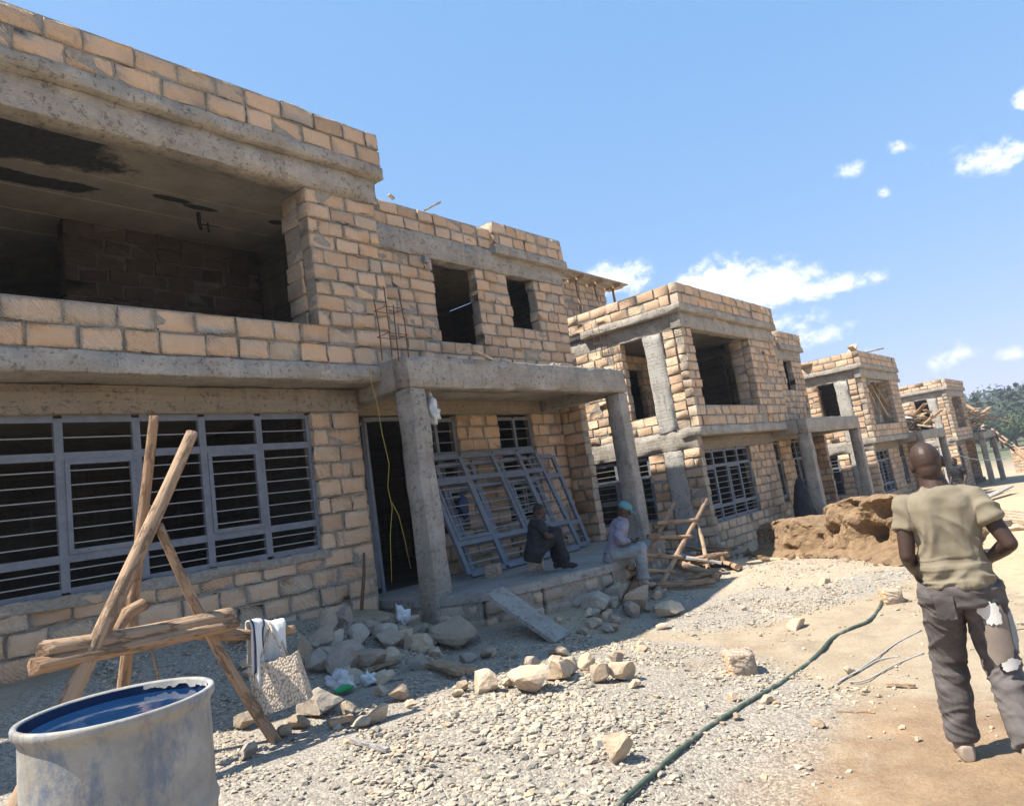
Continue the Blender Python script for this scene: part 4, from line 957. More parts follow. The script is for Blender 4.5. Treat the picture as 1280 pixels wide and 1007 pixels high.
# ---------------------------------------------------------------- sand heap
def heap():
    A=Vector((15.0,6.65,0)); B=Vector((10.3,2.4,0)); d=(B-A); d.z=0; L=d.length; xd=d.normalized(); n=Vector((-xd.y,xd.x,0))
    if n.dot(Vector((fw.x,fw.y,0)))<0: n=-n
    nu,nv=260,150; V=np.zeros((nu,nv,3))
    us=np.linspace(0,1,nu)
    hh=np.interp(us,[0,.08,.2,.36,.43,.47,.55,.7,.85,.95,1],[.10,.62,.70,.72,.50,.55,.88,1.0,1.0,.95,.25])
    hh=hh*.93+.05*fbm(np.stack([us*9,us*0,us*0],1),40,3)
    ins=np.interp(us,[0,.1,.36,.43,.5,.6,1],[.0,.15,.1,.45,.35,.05,0])
    for i,u in enumerate(us):
        h=hh[i]
        prof=[(-.34,-.08),(-.18,.05*h),(-.06,.14*h),(.0,.30*h),(.03,.55*h),(.06,.80*h),(.12,.95*h),(.25,1.0*h),(.9,.98*h),(1.5,.7*h),(2.3,.3*h),(2.9,-.15)]
        s=np.concatenate(([0],np.cumsum([math.hypot(b[0]-a[0],(b[1]-a[1])*1.6) for a,b in zip(prof,prof[1:])]))); t=np.linspace(0,1,nv)**1.25*s[-1]
        px=np.interp(t,s,[p[0] for p in prof])+ins[i]; pz=np.interp(t,s,[p[1] for p in prof])
        b=A+xd*(u*L); 
        px=np.where(px>.3,.3+(px-.3)*np.interp(u,[0,.5,.8,1],[1,1,.6,.1]),px); V[i,:,0]=b.x+n.x*px; V[i,:,1]=b.y+n.y*px; gz=G(V[i,:,0],V[i,:,1]); V[i,:,2]=gz+pz
    P=V.reshape(-1,3); amp=np.interp(np.repeat(us,nv),[0,.3,.5,1],[.10,.10,.20,.24]); hgt=np.clip((P[:,2]-G(P[:,0],P[:,1]))/.25,0,1)
    topk=1-.75*S((P[:,2]-G(P[:,0],P[:,1]))/np.repeat(hh,nv),.88,1.)
    q=fbm(P*2.6,50,5); rid=1-np.abs(fbm(P*3.1+7,60,4))*3.2; chunk=np.clip(vnoise(P*3.4,71)*1.6,-1,.35)
    dsp=(q*.7+chunk*.9-.25*np.clip(rid,0,1))*amp*hgt*topk
    def worley(Q):
        I=np.floor(Q).astype(np.int64); f1=np.full(len(Q),9.); f2_=f1.copy()
        for dx in (-1,0,1):
            for dy in (-1,0,1):
                for dz in (-1,0,1):
                    c=I+np.array([dx,dy,dz]); o=np.stack([_h(c[:,0],c[:,1],c[:,2],s_) for s_ in (1,2,3)],1); d=np.linalg.norm(c+o-Q,axis=1); f2_=np.minimum(f2_,np.maximum(f1,d)); f1=np.minimum(f1,d)
        return f1,f2_
    wa,wb=worley(P*2.6+.5*np.stack([fbm(P*3+k*5,30+k,3) for k in range(3)],1)); wc,wd=worley(P*7)
    dsp=dsp*.85+(.10*(.55-wa)-.04*np.clip(1-(wb-wa)*6,0,1)+.03*(.5-wc))*hgt*topk*np.interp(np.repeat(us,nv),[0,.35,.5,1],[.5,.6,1,1])
    U=np.repeat(us,nv); HF=(P[:,2]-G(P[:,0],P[:,1]))/np.repeat(hh,nv)
    for (cu,ch,ru,rh,dp) in ((.60,.74,.028,.17,.30),(.66,.42,.022,.13,.22),(.73,.80,.035,.13,.32),(.80,.36,.035,.17,.34),(.53,.26,.03,.13,.25),(.43,.6,.018,.22,.22),(.87,.72,.03,.15,.30),(.35,.2,.03,.12,.2),(.57,.5,.015,.1,.15),(.92,.4,.03,.2,.3)):
        dsp=dsp-dp*np.exp(-(((U-cu)/ru)**2+((HF-ch)/rh)**2)**1.5)*hgt*topk
    P[:,0]-=n.x*dsp; P[:,1]-=n.y*dsp; P[:,2]+=.05*fbm(P*4,90,4)*hgt
    P=P+.022*np.stack([fbm(P*14+k*9,120+k,3) for k in range(3)],1)*hgt[:,None]
    mb=MB(); mb.grid(P.reshape(nu,nv,3),smooth=False); one('sand_heap','tall heap of brown building sand with a dug-out crumbling face','sand heap',mb,M['sand'])
heap()
# dark tarpaulin beside the far porch post
c=atY(1001,618,6.75); 
mb=MB(); rings=[]
for i,(z,r,o) in enumerate([(0,.42,0),(.25,.40,.02),(.6,.36,.03),(1.0,.28,.05),(1.3,.2,.07),(1.5,.08,.1)]):
    rings.append(((c.x+o,c.y,g1(c.x,c.y)+z),(1,0,0),(0,1,0),r,r*.7,1.))
mb.loft(rings,n=28); o=one('tarpaulin','dark tarpaulin draped over a tall stack beside the second porch','tarpaulin',mb,M['black']); bake(o,.05,2,lambda P:.06*fbm(P*5,3,3))
# ---------------------------------------------------------------- roof formwork, timber on roofs
def tower(lb,X0,ZS,xa,xb,ya,yb,zt,lod):
    r=thing('stair_formwork',lb,'formwork',(X0+xa,7+ya,ZS+2.6),'roof formwork decks')
    mb=MB(); mb.T=Tm((X0,7,ZS)); wall(mb,xa+.2,xb-.2,2.72,zt-.12,lod=lod,y=ya+.1)
    mb.T=Matrix.Translation((X0,7,ZS))@Matrix(((0,1,0,0),(1,0,0,0),(0,0,1,0),(0,0,0,1))); wall(mb,ya+.3,yb,2.72,zt-.12,lod=lod,y=xa+.2); mb.build('stone_wall',[M['stone'],M['mortar']],r)
    for k in range(9):
        y=ya-.3+k*(yb-ya)/8; e=random.uniform(-.35,.3); mb=MB(); mb.bar((X0+xa-.5+e,7+y,ZS+zt+random.uniform(-.04,.05)),(X0+xb+.5+e,7+y,ZS+zt+.02+random.uniform(-.04,.06)),.25,.03); mb.build('deck_plank',M['pale'],r)
    for k in range(5):
        x=xa-.1+k*(xb-xa)/4; mb=MB(); mb.bar((X0+x,7+ya-.45,ZS+zt-.09),(X0+x,7+yb,ZS+zt-.07),.06,.09); mb.build('joist',M['plank'],r)
        mb=MB(); mb.tube([(X0+x,7+ya-.15,ZS+2.6),(X0+x+.03,7+ya-.12,ZS+zt-.1)],.04,7); mb.build('prop',M['bark'],r)
q=atY(700,368,11.4); q2=atY(722,350,11.4); print('tower',q,q2)
tower('plank formwork deck on props above the back of the second house',14.7,2.55,.6,4.6,4.3,6.8,q2.z-2.55-.02,0)
tower('plank formwork deck behind the parapet of the third house',28.75-9.0,1.82,9.6-3,13.0-3,4.3,6.8,q2.z-2.55+.2,0)
g3='planks on the third house'
def hb(lb,p,q,Y,w,th,mat,grp=None,Y2=None): board('wood_board',lb,atY(*p,Y),atY(*q,Y2 or Y),w,th,mat,group=grp)
hb('long plank along the side parapet top of the third house',(1000,457),(1075,441),9.,.25,.05,'pale',g3,7.1)
hb('plank jutting out past the front corner of the third house roof',(1076,442),(1101,436),7.2,.25,.05,'pale',g3)
hb('upright split plank on the third house roof',(1064,442),(1067,431),7.6,.3,.05,'pale',g3); hb('short tilted plank beside the upright one on the roof',(1070,441),(1062,433),7.5,.2,.05,'plank',g3)
for i,(p,q) in enumerate([((1087,482),(1108,520)),((1090,478),(1112,515)),((1096,482),(1098,530)),((1086,490),(1100,520))]):
    hb(['lowest','uppermost','steepest','shortest'][i]+' of the timbers leaning inside the third house opening',p,q,7.5,.16,.06,'plank' if i%2 else 'pale',g3,7.3)
def junk(lbs,X,Y,Z,rx,ry,h,n,grp):
    for i in range(n):
        a=Vector((X+random.uniform(-rx,rx),Y+random.uniform(-ry,ry),Z+random.uniform(0.02,h))); an=random.uniform(0,6.28); L=random.uniform(.8,2.2); e=random.uniform(-.35,.35)
        board('wood_board',lbs,a,a+Vector((math.cos(an)*L,math.sin(an)*L*.6,max(e*L,-a.z+Z+.02))),random.uniform(.1,.25),.05,random.choice(['pale','plank','bark']),group=grp)
junk('broken board in the heap on the third house porch roof',37.,7.1,1.86,1.6,.6,.8,26,'broken boards on the third porch roof')
junk('broken board in the heap on the farthest porch roof',52.6,7.2,1.32,2.,.6,1.5,34,'broken boards on the farthest porch roof')
P=atY(1140,515,7.4); mb=MB(); V,Fc=ICO[2]; V=V*np.array([.45,.4,.28]); V=V*(1+.5*fbm(V*4,2,3))[:,None]; mb.add(V+np.array([36.2,7.5,2.35]),Fc,smooth=True); one('cement_sack','bulging white sack on the boards of the third porch roof','sack',mb,M['bag'])
# far right: wall, props, planks, rope
q=atX(1262,560,66.); q2=atX(1262,612,66.); print('wall5',q,q2)
mb=MB(); mb.T=Matrix.Translation((66,0,0))@Matrix(((0,1,0,0),(1,0,0,0),(0,0,1,0),(0,0,0,1))); wall(mb,-6,q.y,q2.z-1.2,q.z,lod=0); one('boundary_wall','sunlit tan stone wall at the far right behind the last porch','wall',mb,[M['stone'],M['mortar']])
for lb,p,q,Y in (('upper of the two long poles slanting at the far right','a',0,0),('lower of the two long poles slanting at the far right','b',0,0)):
    dy=0 if p=='a' else 5; mb=MB(); a=atX(1240,536+dy,57.); b=atX(1290,574+dy*1.3,48.); mb.log(a,b,.07,.06); one('timber_pole',lb,'pole',mb,M['bark'],'slanting far poles')
mb=MB(); pts=[]
for t in np.linspace(0,1,12): p=atX(1183+75*t,563+10*t+6*math.sin(t*PI),46+3*t); pts.append(p)
mb.tube(pts,.02,5); one('white_rope','thin white rope strung in front of the farthest porch','rope',mb,M['bag'])
for i in range(7):
    t=i/6; a=atG(1205,634+t*9)+Vector((0,0,.06+.05*(i%2))); b=atG(1310,650+t*13)+Vector((0,0,.06+.04*((i+1)%2)))
    board('timber_plank',['rearmost','second from the rear','third from the rear','middle','third from the front','second from the front','front'][i]+' of the long reddish planks stacked behind the walking man',a,b,.16,.06,'plank' if i%2 else 'pale',group='stacked long planks')
a=atG(1228,628); b=atG(1264,617); board('wood_board','grey board propped on the pale ground beyond the long planks',a+Vector((0,0,.1)),b+Vector((0,0,.3)),.3,.05,'greyw')
# ---------------------------------------------------------------- far trees
def tree(x,y,h,r,lb,mat,grp,seed,trunkfrac=.45):
    rs=np.random.RandomState(seed); z=g1(x,y); root=thing('tree',lb,'tree',(x,y,z),grp)
    mb=MB(); mb.tube([(x,y,z-.3),(x+.1,y,z+h*.3),(x+.2,y+.1,z+h*.75)],[.22,.17,.06],7)
    cl=[]
    for k in range(11):
        a=rs.uniform(0,6.28); q=rs.uniform(.1,.8)*r; c=np.array([x+.15+math.cos(a)*q,y+math.sin(a)*q,z+h*rs.uniform(trunkfrac,.93)]); cl.append((c,r*rs.uniform(.32,.58)))
        mb.tube([(x+.12,y,z+h*.38),tuple(c)],[.07,.03],5)
    mb.build('trunk',M['trunk'],root)
    mb=MB(); n=2400; ci=rs.randint(0,len(cl),n); C=np.array([c for c,_ in cl])[ci]; Rr=np.array([q for _,q in cl])[ci]
    dv=rs.normal(size=(n,3)); dv/=np.linalg.norm(dv,axis=1,keepdims=True); P=C+dv*(Rr*rs.uniform(.45,1.05,n)**.6)[:,None]*np.array([1,1,.75])
    s=rs.uniform(.16,.34,n); u=rs.normal(size=(n,3)); u/=np.linalg.norm(u,axis=1,keepdims=True); w=np.cross(u,dv); w/=np.maximum(np.linalg.norm(w,axis=1,keepdims=True),1e-6)
    V=np.stack([P+u*s[:,None],P+w*s[:,None]*.6,P-u*s[:,None],P-w*s[:,None]*.6],1).reshape(-1,3)
    mb.add(V,[tuple(range(i*4,i*4+4)) for i in range(n)],0,.5); mb.r=list(np.clip(rs.normal(.45,.28,n),0,1)); mb.build('crown',M[mat],root)
for i,(px,D,h,r,mat,lb) in enumerate([(1212,150,4.6,2.8,'leafd','rounded dark tree standing just right of the farthest house'),(1236,170,4.6,3.2,'leafd','dark tree right of the rounded one, behind the broken boards'),(1250,150,4.4,3.2,'leafl','light green tree above the slanting poles'),(1268,155,4.8,3.4,'leafl','second light green tree, right of the slanting poles'),(1262,185,5.6,3.8,'leafd','tall dark tree behind the two light green ones'),(1285,190,6.6,4.4,'leafd','tallest dark tree at the right edge'),(1290,150,5,3.6,'leafl','low light tree at the right edge'),(1225,140,5.5,3.4,'leafd','low dark tree behind the broken boards'),(1240,190,7,4.5,'leafd','dark tree filling the gap behind the light green one'),(1303,170,6.5,4.5,'leafd','dark tree just past the right edge')]):
    v=ray(px,545); k=D/math.hypot(v.x,v.y); tree(v.x*k,v.y*k,h,r,lb,mat,'trees beyond the farthest house',100+i)

mb=MB(); rs=np.random.RandomState(5); n=26000
an=rs.uniform(-.14,.42,n); d=rs.uniform(190,420,n); cx=d*np.cos(an); cy=d*np.sin(an)
cell=np.floor(np.stack([cx/9,cy/9],1)).astype(int); hh=np.abs(_h(cell[:,0],cell[:,1],cell[:,0]*0,3)); jx=_h(cell[:,0],cell[:,1],cell[:,0]*0,4); jy=_h(cell[:,0],cell[:,1],cell[:,0]*0,5)
dv=rs.normal(size=(n,3)); dv/=np.linalg.norm(dv,axis=1,keepdims=True)
X=(cell[:,0]+.2+.6*jx)*9+dv[:,0]*5.2; Y=(cell[:,1]+.2+.6*jy)*9+dv[:,1]*5.2; Z=G(X,Y)+3.5+hh*5+dv[:,2]*(3+2*hh)
P=np.stack([X,Y,Z],1); sz=rs.uniform(.5,1.2,n); u=rs.normal(size=(n,3)); u/=np.linalg.norm(u,axis=1,keepdims=True); w=np.cross(u,dv); w/=np.maximum(np.linalg.norm(w,axis=1,keepdims=True),1e-6)
V=np.stack([P+u*sz[:,None],P+w*sz[:,None]*.6,P-u*sz[:,None],P-w*sz[:,None]*.6],1).reshape(-1,3)
mb.add(V,[tuple(range(i*4,i*4+4)) for i in range(n)],0,.5); mb.r=list(np.clip(.25+.5*jx+rs.normal(0,.15,n),0,1)); o=mb.build('far_wood',M['leafd'],None,kind='stuff',label='distant green wood covering the low hill on the horizon',category='wood')

for i in range(26):
    p=(random.uniform(640,900),random.uniform(570,700)); an=random.uniform(-.5,.5); L=random.uniform(60,190); q=(p[0]+L*math.cos(an)*(1 if p[0]<760 else -1),p[1]+L*.35*math.sin(an))
    a=atG(*q8(*p)); b=atG(*q8(*q))
    if (a-b).length>2.6: b=a+(b-a)*(2.2/(a-b).length)
    z=random.uniform(.05,.26); up1=Vector((0,0,z)); up2=Vector((0,0,max(.04,z+random.uniform(-.1,.1))))
    if i%3==0: board('wood_board','scrap board tossed in the timber stack behind the pole ladder',a+up1,b+up2,random.uniform(.08,.16),.03,random.choice(['pale','greyw','plank']),group='scrap boards in the timber stack')
    else:
        mb=MB(); r_=random.uniform(.028,.05); mb.log(a+up1,b+up2,r_,r_*.85); one('timber_pole','thin pole tossed in the timber stack behind the pole ladder','pole',mb,M['bark'],'thin poles in the timber stack')

for i in range(46):
    t=random.random(); x=15.+(10.3-15.)*t-random.uniform(.0,.6)*.77; y=6.65+(2.4-6.65)*t+random.uniform(-.2,.35); w=random.uniform(.05,.17); mb=MB(); rock_mesh(mb,(x,y,g1(x,y)-.01),(w*1.2,w,w*.7),2,900+i,8,random.uniform(0,6)); one('sand_clod','lump of damp sand fallen at the foot of the sand heap','clod',mb,M['sand'],'sand clods')
mb=MB(); mb.box(-30,460,-140,420,-5,31); 
hm=bpy.data.materials.new('air'); hm.use_nodes=True; hn=hm.node_tree; hn.nodes.remove(hn.nodes['Principled BSDF']); pv=hn.nodes.new('ShaderNodeVolumePrincipled'); pv.inputs['Color'].default_value=(.86,.92,1,1); pv.inputs['Density'].default_value=.0008; pv.inputs['Anisotropy'].default_value=.2
hn.links.new(pv.outputs[0],hn.nodes['Material Output'].inputs['Volume']); mb.build('haze',hm,None,kind='stuff',label='thin pale haze in the air over the building site',category='haze')
# ---------------------------------------------------------------- people
def lerp(a,b,t): return a+(b-a)*t
def hand(mb,W,d,pn,side,curl=.5,sc=1.):
    """W wrist, d finger direction, pn palm normal (fingers curl towards it), side = towards the thumb"""
    d=d.normalized(); pn=(pn-d*pn.dot(d)).normalized(); sd=d.cross(pn).normalized()
    if sd.dot(side)<0: sd=-sd
    mb.loft([(W-d*.015*sc,sd,pn,.026*sc,.019*sc,.9),(W+d*.02*sc,sd,pn,.032*sc,.017*sc,.8),(W+d*.055*sc,sd,pn,.041*sc,.016*sc,.75),(W+d*.088*sc,sd,pn,.040*sc,.013*sc,.75)],n=14)
    for k,(o,l,r) in enumerate(((.030,.072,.0085),(.010,.080,.009),(-.011,.075,.0087),(-.031,.060,.0078))):
        p=W+d*.080*sc+sd*o*sc; pts=[p-d*.012*sc]; a=0
        for s_ in (.45,.32,.23):
            a+=curl*(.8+.06*k); q=(d*math.cos(a)+pn*math.sin(a)); p=p+q*l*s_*sc; pts.append(p)
        mb.tube(pts,[r*sc,r*sc*1.02,r*sc*.95,r*sc*.8],8,cap='round')
    p=W+d*.02*sc+sd*.028*sc; q=(d*.65+sd*.75+pn*.25).normalized(); q2=(d*.9+sd*.15+pn*(.3+curl*.3)).normalized()
    mb.tube([p-q*.012*sc,p+q*.036*sc,p+q*.036*sc+q2*.034*sc,p+q*.036*sc+q2*.055*sc],[.0125*sc,.0115*sc,.0100*sc,.0085*sc],8,cap='round')
def person(label,T,J,shirt,trouser,cap=None,sleeve=.55,long=False,shoe='shoe',hair=True,TW=.10,vox=.009,wr=.012,hips=1.,collar=False,hem=None,group=None):
    J={k:Vector(v) for k,v in J.items()}; g=lambda k:J[k]
    P,C,N,H=g('pelvis'),g('chest'),g('neck'),g('head')
    sx=(g('shL')-g('shR')).normalized(); hx=(g('hipL')-g('hipR')).normalized()
    def spine(t):
        if t<.5: c=lerp(P,C,t*2)
        else: c=lerp(C,N,(t-.5)*2)
        k=P.lerp(C,.999); m=(1-t)**2*P+2*t*(1-t)*C+t*t*N
        c=c.lerp(m,.35); e=.02; d=((N-C) if t>=.5 else (C-P)).normalized().lerp((N-P).normalized(),.5).normalized()
        ax=lerp(hx,sx,min(1,t*1.3)); ax=(ax-d*ax.dot(d)).normalized(); ay=d.cross(ax); return c,ax,ay
    prof=[(-.06,.150,.105),(.08,.150,.105),(.25,.132,.092),(.42,.140,.100),(.6,.158,.112),(.76,.172,.112),(.86,.165,.098),(.94,.120,.078),(1.0,.065,.062)]
    hf=(g('face')-H).normalized(); hu=(H-N).normalized(); hu=(hu-hf*hu.dot(hf)).normalized(); hs=hu.cross(hf)
    RM=Matrix((hf,hs,hu)).transposed()
    def body():
        mb=MB(); mb.loft([(*spine(t),a,b,.85) for t,a,b in prof])
        mb.tube([N-(H-N)*.35,lerp(N,H,.3),H-hu*.02],[.078,.064,.062],14)
        mb.ell(H+hu*.022-hf*.012,(.098,.077,.100),RM,18,12); mb.ell(H-hu*.045+hf*.030,(.062,.058,.068),RM,14,10); mb.ell(H-hu*.03-hf*.04,(.06,.062,.07),RM,12,9)
        mb.tube([H+hu*.015+hf*.085,H-hu*.028+hf*.108,H-hu*.034+hf*.09],[.010,.017,.012],8,cap='round')
        mb.ell(H-hu*.063+hf*.086,(.012,.026,.008),RM,10,6); mb.ell(H-hu*.076+hf*.084,(.012,.022,.008),RM,10,6); mb.ell(H+hu*.035+hf*.082,(.013,.052,.010),RM,10,6)
        for s_ in (1,-1):
            mb.ell(H+hs*s_*.079-hu*.005-hf*.012,(.024,.010,.035),RM,10,8); mb.ell(H-hu*.02+hf*.062+hs*s_*.040,(.022,.02,.018),RM,8,6)
        for s_ in ('L','R'):
            sh,el,wr_,hp,kn,an,to=(g(k+s_) for k in ('sh','el','wr','hip','kn','an','to'))
            mb.tube([C.lerp(N,.55).lerp(sh,.5),lerp(N,sh,.72)-Vector((0,0,.018)),sh+Vector((0,0,-.01)),lerp(sh,el,.25),lerp(sh,el,.6),el],[.054,.048,.048,.050,.045,.039],14,cap='round')
            mb.tube([el,lerp(el,wr_,.3),lerp(el,wr_,.7),wr_],[.040,.042,.034,.026],12,cap='round')
            mb.tube([lerp(hp,P,.2),hp,lerp(hp,kn,.4),lerp(hp,kn,.8),kn],[.085,.088,.076,.058,.054],14,cap='round'); mb.tube([kn,lerp(kn,an,.3),lerp(kn,an,.75),an],[.054,.057,.040,.035],12,cap='round')
            f=(to-an); ff=Vector((f.x,f.y,0)); heel=an-ff.normalized()*.05+Vector((0,0,-.045)); mb.tube([heel,an+Vector((0,0,-.035)),lerp(an,to,.6),to],[.026,.028,.026,.016],10,cap='round')
            hd=g('hd'+s_) if 'hd'+s_ in J else (wr_-el); hand(mb,wr_,Vector(hd),g('pn'+s_) if 'pn'+s_ in J else Vector((0,0,-1)),J.get('th'+s_,Vector((1,0,0))),J.get('curl',Vector((.45,0,0))).x)
        mb.T=T; V=[]
        return mb
    def place(mb):     # move everything into the world
        A=np.array(T); mb.v=[v@A[:3,:3].T+A[:3,3] for v in mb.v]; mb.T=None; return mb
    mb=body(); mb.T=None; place(mb); o=mb.build('person',M['skin'],None,label=label,category='person',org=tuple(T.translation))
    if group: o['group']=group
    bake(o,vox*.75,2)
    # shirt
    mb=MB(); h0=hem if hem is not None else -.02
    pr=[(h0,.170*hips,.128)]+[(t,a+.012,b+.014) for t,a,b in prof if t>h0+.05 and t<.99]+[(.985,.072,.070)]
    mb.loft([(*spine(t),a,b,.85) for t,a,b in pr],n=26)
    for s_ in ('L','R'):
        sh,el,wr_=(g(k+s_) for k in ('sh','el','wr')); e=lerp(sh,el,sleeve) if not long else el
        mb.tube([C.lerp(N,.55).lerp(sh,.45),lerp(N,sh,.72)-Vector((0,0,.018)),sh+Vector((0,0,-.012)),lerp(sh,e,.5),e],[.06,.056,.056,.060,.064 if not long else .055],16)
        if long: mb.tube([lerp(el,sh,.1),el,lerp(el,wr_,.5),lerp(el,wr_,.88)],[.055,.056,.048,.042],14)
    if collar:
        c,ax,ay=spine(.985); mb.loft([(c+Vector((0,0,-.02)),ax,ay,.088,.088,1),(c+Vector((0,0,.035)),ax,ay,.075,.078,1)],n=20)
    place(mb); so_=mb.build('shirt',M[shirt],o)
    nn=N.copy()
    def fold(Pv):
        q=np.asarray(Pv); q=q-q.mean(0); zl=q[:,2]; wx=.25*fbm(q*3,8,2)
        a1=(q[:,0]*.4+q[:,1]*.9); r1=1-np.abs(vnoise(np.stack([(a1+.55*zl+wx)*13,(zl-a1*.5)*3.2,q[:,0]*4],1),15))*2.6; r2=1-np.abs(vnoise(np.stack([(a1-.7*zl+wx)*12,(zl+a1*.6)*3.,q[:,0]*4],1),19))*2.6
        low=np.clip(1-(zl-zl.min())/.22,0,1); r3=1-np.abs(vnoise(np.stack([a1*3.5,zl*34+fbm(q*5,3,2)*2,q[:,0]*3],1),23))*2.4
        return 1.7*wr*(.75*np.clip(r1,-.3,1)+.6*np.clip(r2,-.3,1)+.7*low*np.clip(r3,-.3,1)+.5*fbm(q*5,5,3))-.003
    bake(so_,vox,5,fold)
    # trousers
    mb=MB(); mb.loft([(*spine(t),a,b,.85) for t,a,b in ((-.20,.150*hips,.125),(-.08,.172*hips,.134),(TW,.166*hips,.126))],n=26)
    for s_ in ('L','R'):
        hp,kn,an=(g(k+s_) for k in ('hip','kn','an'))
        mb.tube([lerp(hp,P,.35)+Vector((0,0,-.03 if hem is not None else 0)),hp,lerp(hp,kn,.45),kn],[.098,.108,.097,.083],18,cap='round'); mb.tube([lerp(kn,hp,.06),kn,lerp(kn,an,.45),lerp(kn,an,.97)],[.083,.084,.078,.076],18)
    place(mb); to_=mb.build('trousers',M[trouser],o)
    def fold2(Pv):
        q=np.asarray(Pv); w=.3*fbm(q*4,8,2); a1=q[:,0]*.5+q[:,1]*.9
        r1=1-np.abs(vnoise(np.stack([a1*5,(q[:,2]+.5*a1+w*.3)*21,q[:,0]*5],1),25))*2.5; r2=1-np.abs(vnoise(np.stack([a1*4,(q[:,2]-.6*a1+w*.3)*27,q[:,1]*5],1),35))*2.5
        return wr*(.6*np.clip(r1,-.3,1)+.5*np.clip(r2,-.3,1)+.7*fbm(q*6,5,3))
    bake(to_,vox,4,fold2)
    # shoes
    for s_ in ('L','R'):
        an,to=g('an'+s_),g('to'+s_); f=Vector((to.x-an.x,to.y-an.y,0)).normalized(); lf=Vector((-f.y,f.x,0)); hl=an-f*.065; z=min(an.z,to.z)
        mb=MB(); u=Vector((0,0,1)); dz=(to.z-an.z)
        mb.loft([(hl-f*.012+u*-.045,lf,u,.032,.042,.7),(hl+f*.03+u*-.035,lf,u,.044,.056,.7),(an+f*.03+u*-.03,lf,u,.047,.056,.7),(lerp(an,to,.6)+u*(-.03+dz*.1),lf,u,.050,.040,.7),(to+f*.0+u*-.012,lf,u,.042,.026,.7),(to+f*.035+u*-.014,lf,u,.022,.016,.8)],n=16)
        mb.tube([an+u*-.03,an+u*.02],[.052,.050],14); place(mb); q=mb.build('shoe',M[shoe],o); bake(q,vox,2)
    if hair:
        mb=MB(); V,Fc=ICO[3]; keep=[i for i in range(len(V))]; A=np.array(RM)
        W=V*np.array([.101,.080,.104]); msk=(V[:,2]>-.25+.75*np.clip(V[:,0],0,1)*1.1)
        id_=-np.ones(len(V),int); id_[msk]=np.arange(msk.sum()); F2=[tuple(id_[i] for i in f) for f in Fc if all(msk[i] for i in f)]
        Wp=W[msk]@A.T+np.array((H+hu*.022-hf*.012)[:]); mb.add(Wp,F2,smooth=True); place(mb); mb.build('hair',M['hair'],o)
    if cap:
        mb=MB(); mb.loft([(H+hu*.035,hs,hf,.088,.108,1),(H+hu*.07,hs,hf,.088,.108,1),(H+hu*.115-hf*.005,hs,hf,.078,.095,1),(H+hu*.138-hf*.01,hs,hf,.045,.055,1),(H+hu*.145-hf*.01,hs,hf,.01,.012,1)],n=22)
        mb.loft([(H+hu*.04+hf*.07,hs,hu,.078,.010,.8),(H+hu*.034+hf*.13,hs,hu,.076,.008,.8),(H+hu*.018+hf*.175,hs,hu,.052,.006,.8)],n=18); place(mb); q=mb.build('cap',M[cap],o)
    return o,g,place
# the walking man in front
pf=atZ(1252,958,0.); ga=math.atan2(pf.y,pf.x)+R(2); gz=g1(pf.x,pf.y)
T=Matrix.Translation((pf.x,pf.y,gz))@Matrix.Rotation(ga,4,'Z')@Matrix.Scale(.945,4)
J=dict(pelvis=(0,0,.93),chest=(.01,.0,1.20),neck=(.03,0,1.445),head=(.055,.01,1.565),face=(.30,.02,1.53),shL=(.0,.164,1.378),shR=(.0,-.164,1.378),
 elL=(-.05,.205,1.10),wrL=(.17,.185,.98),elR=(-.07,-.265,1.12),wrR=(.15,-.18,1.02),hipL=(0,.093,.90),hipR=(0,-.093,.90),
 knL=(.15,.125,.50),anL=(.14,.145,.085),toL=(.29,.165,.035),knR=(.05,-.115,.48),anR=(-.20,-.14,.16),toR=(-.07,-.16,.035),
 pnL=(0,-1,0),pnR=(0,1,0),thL=(0,0,1),thR=(0,0,1),curl=(.55,0,0))
o,g,place=person('man in khaki t-shirt and torn grey trousers walking away in front',T,J,'shirt','denim',sleeve=.52,vox=.0065,wr=.011,hem=-.01,hips=1.0,TW=.0,hair=False)
# waistband, torn patch and pocket
mb=MB(); u=Vector((0,0,1)); mb.loft([((0,0,.90),(0,1,0),(-1,0,0),.166,.126,.85),((0,0,.928),(0,1,0),(-1,0,0),.165,.125,.85)],n=30); place(mb); mb.build('underwear_band',M['undies'],o)
def patch(cx,cz,w,h,off,mat,nm,seed,arc=.105,yc=-.115,xc=.02):
    mb=MB(); n1,n2=18,18; V=np.zeros((n1,n2,3))
    for i in range(n1):
        for j in range(n2):
            a=(i/(n1-1)*2-1); b=(j/(n2-1)*2-1); 
            # disc mapping with a ragged rim
            x=a*math.sqrt(1-b*b/2); y=b*math.sqrt(1-a*a/2); rr=1+.16*math.sin(2*math.atan2(y,x)+seed)+.10*math.sin(5*math.atan2(y,x)+seed*2)+.06*math.sin(13*math.atan2(y,x)+seed*3)
            yy=cx+x*rr*w; zz=cz+y*rr*h; t=np.clip((yy-yc)/arc,-.97,.97); kx=np.interp(zz,[.1,.49,.9],[-.12,.03,0]); xx=kx-math.sqrt(1-t*t)*arc-off
            V[i,j]=(xx,yy,zz)
    mb.grid(V); place(mb); return mb.build(nm,M[mat],o)
patch(-.128,.665,.062,.155,.008,'dskin','bare_thigh',2.3); patch(-.105,.795,.044,.070,.013,'white','torn_flap',.6); patch(-.145,.53,.042,.030,.013,'white','torn_flap',3.1); patch(-.192,.69,.012,.12,.013,'pale_trouser','torn_flap',1.9)
mb=MB(); mb.rblock(-.139,-.1335,.04,.13,.775,.895,.004,3,4,4,jit=.0015); place(mb); mb.build('back_pocket',M['denim'],o)
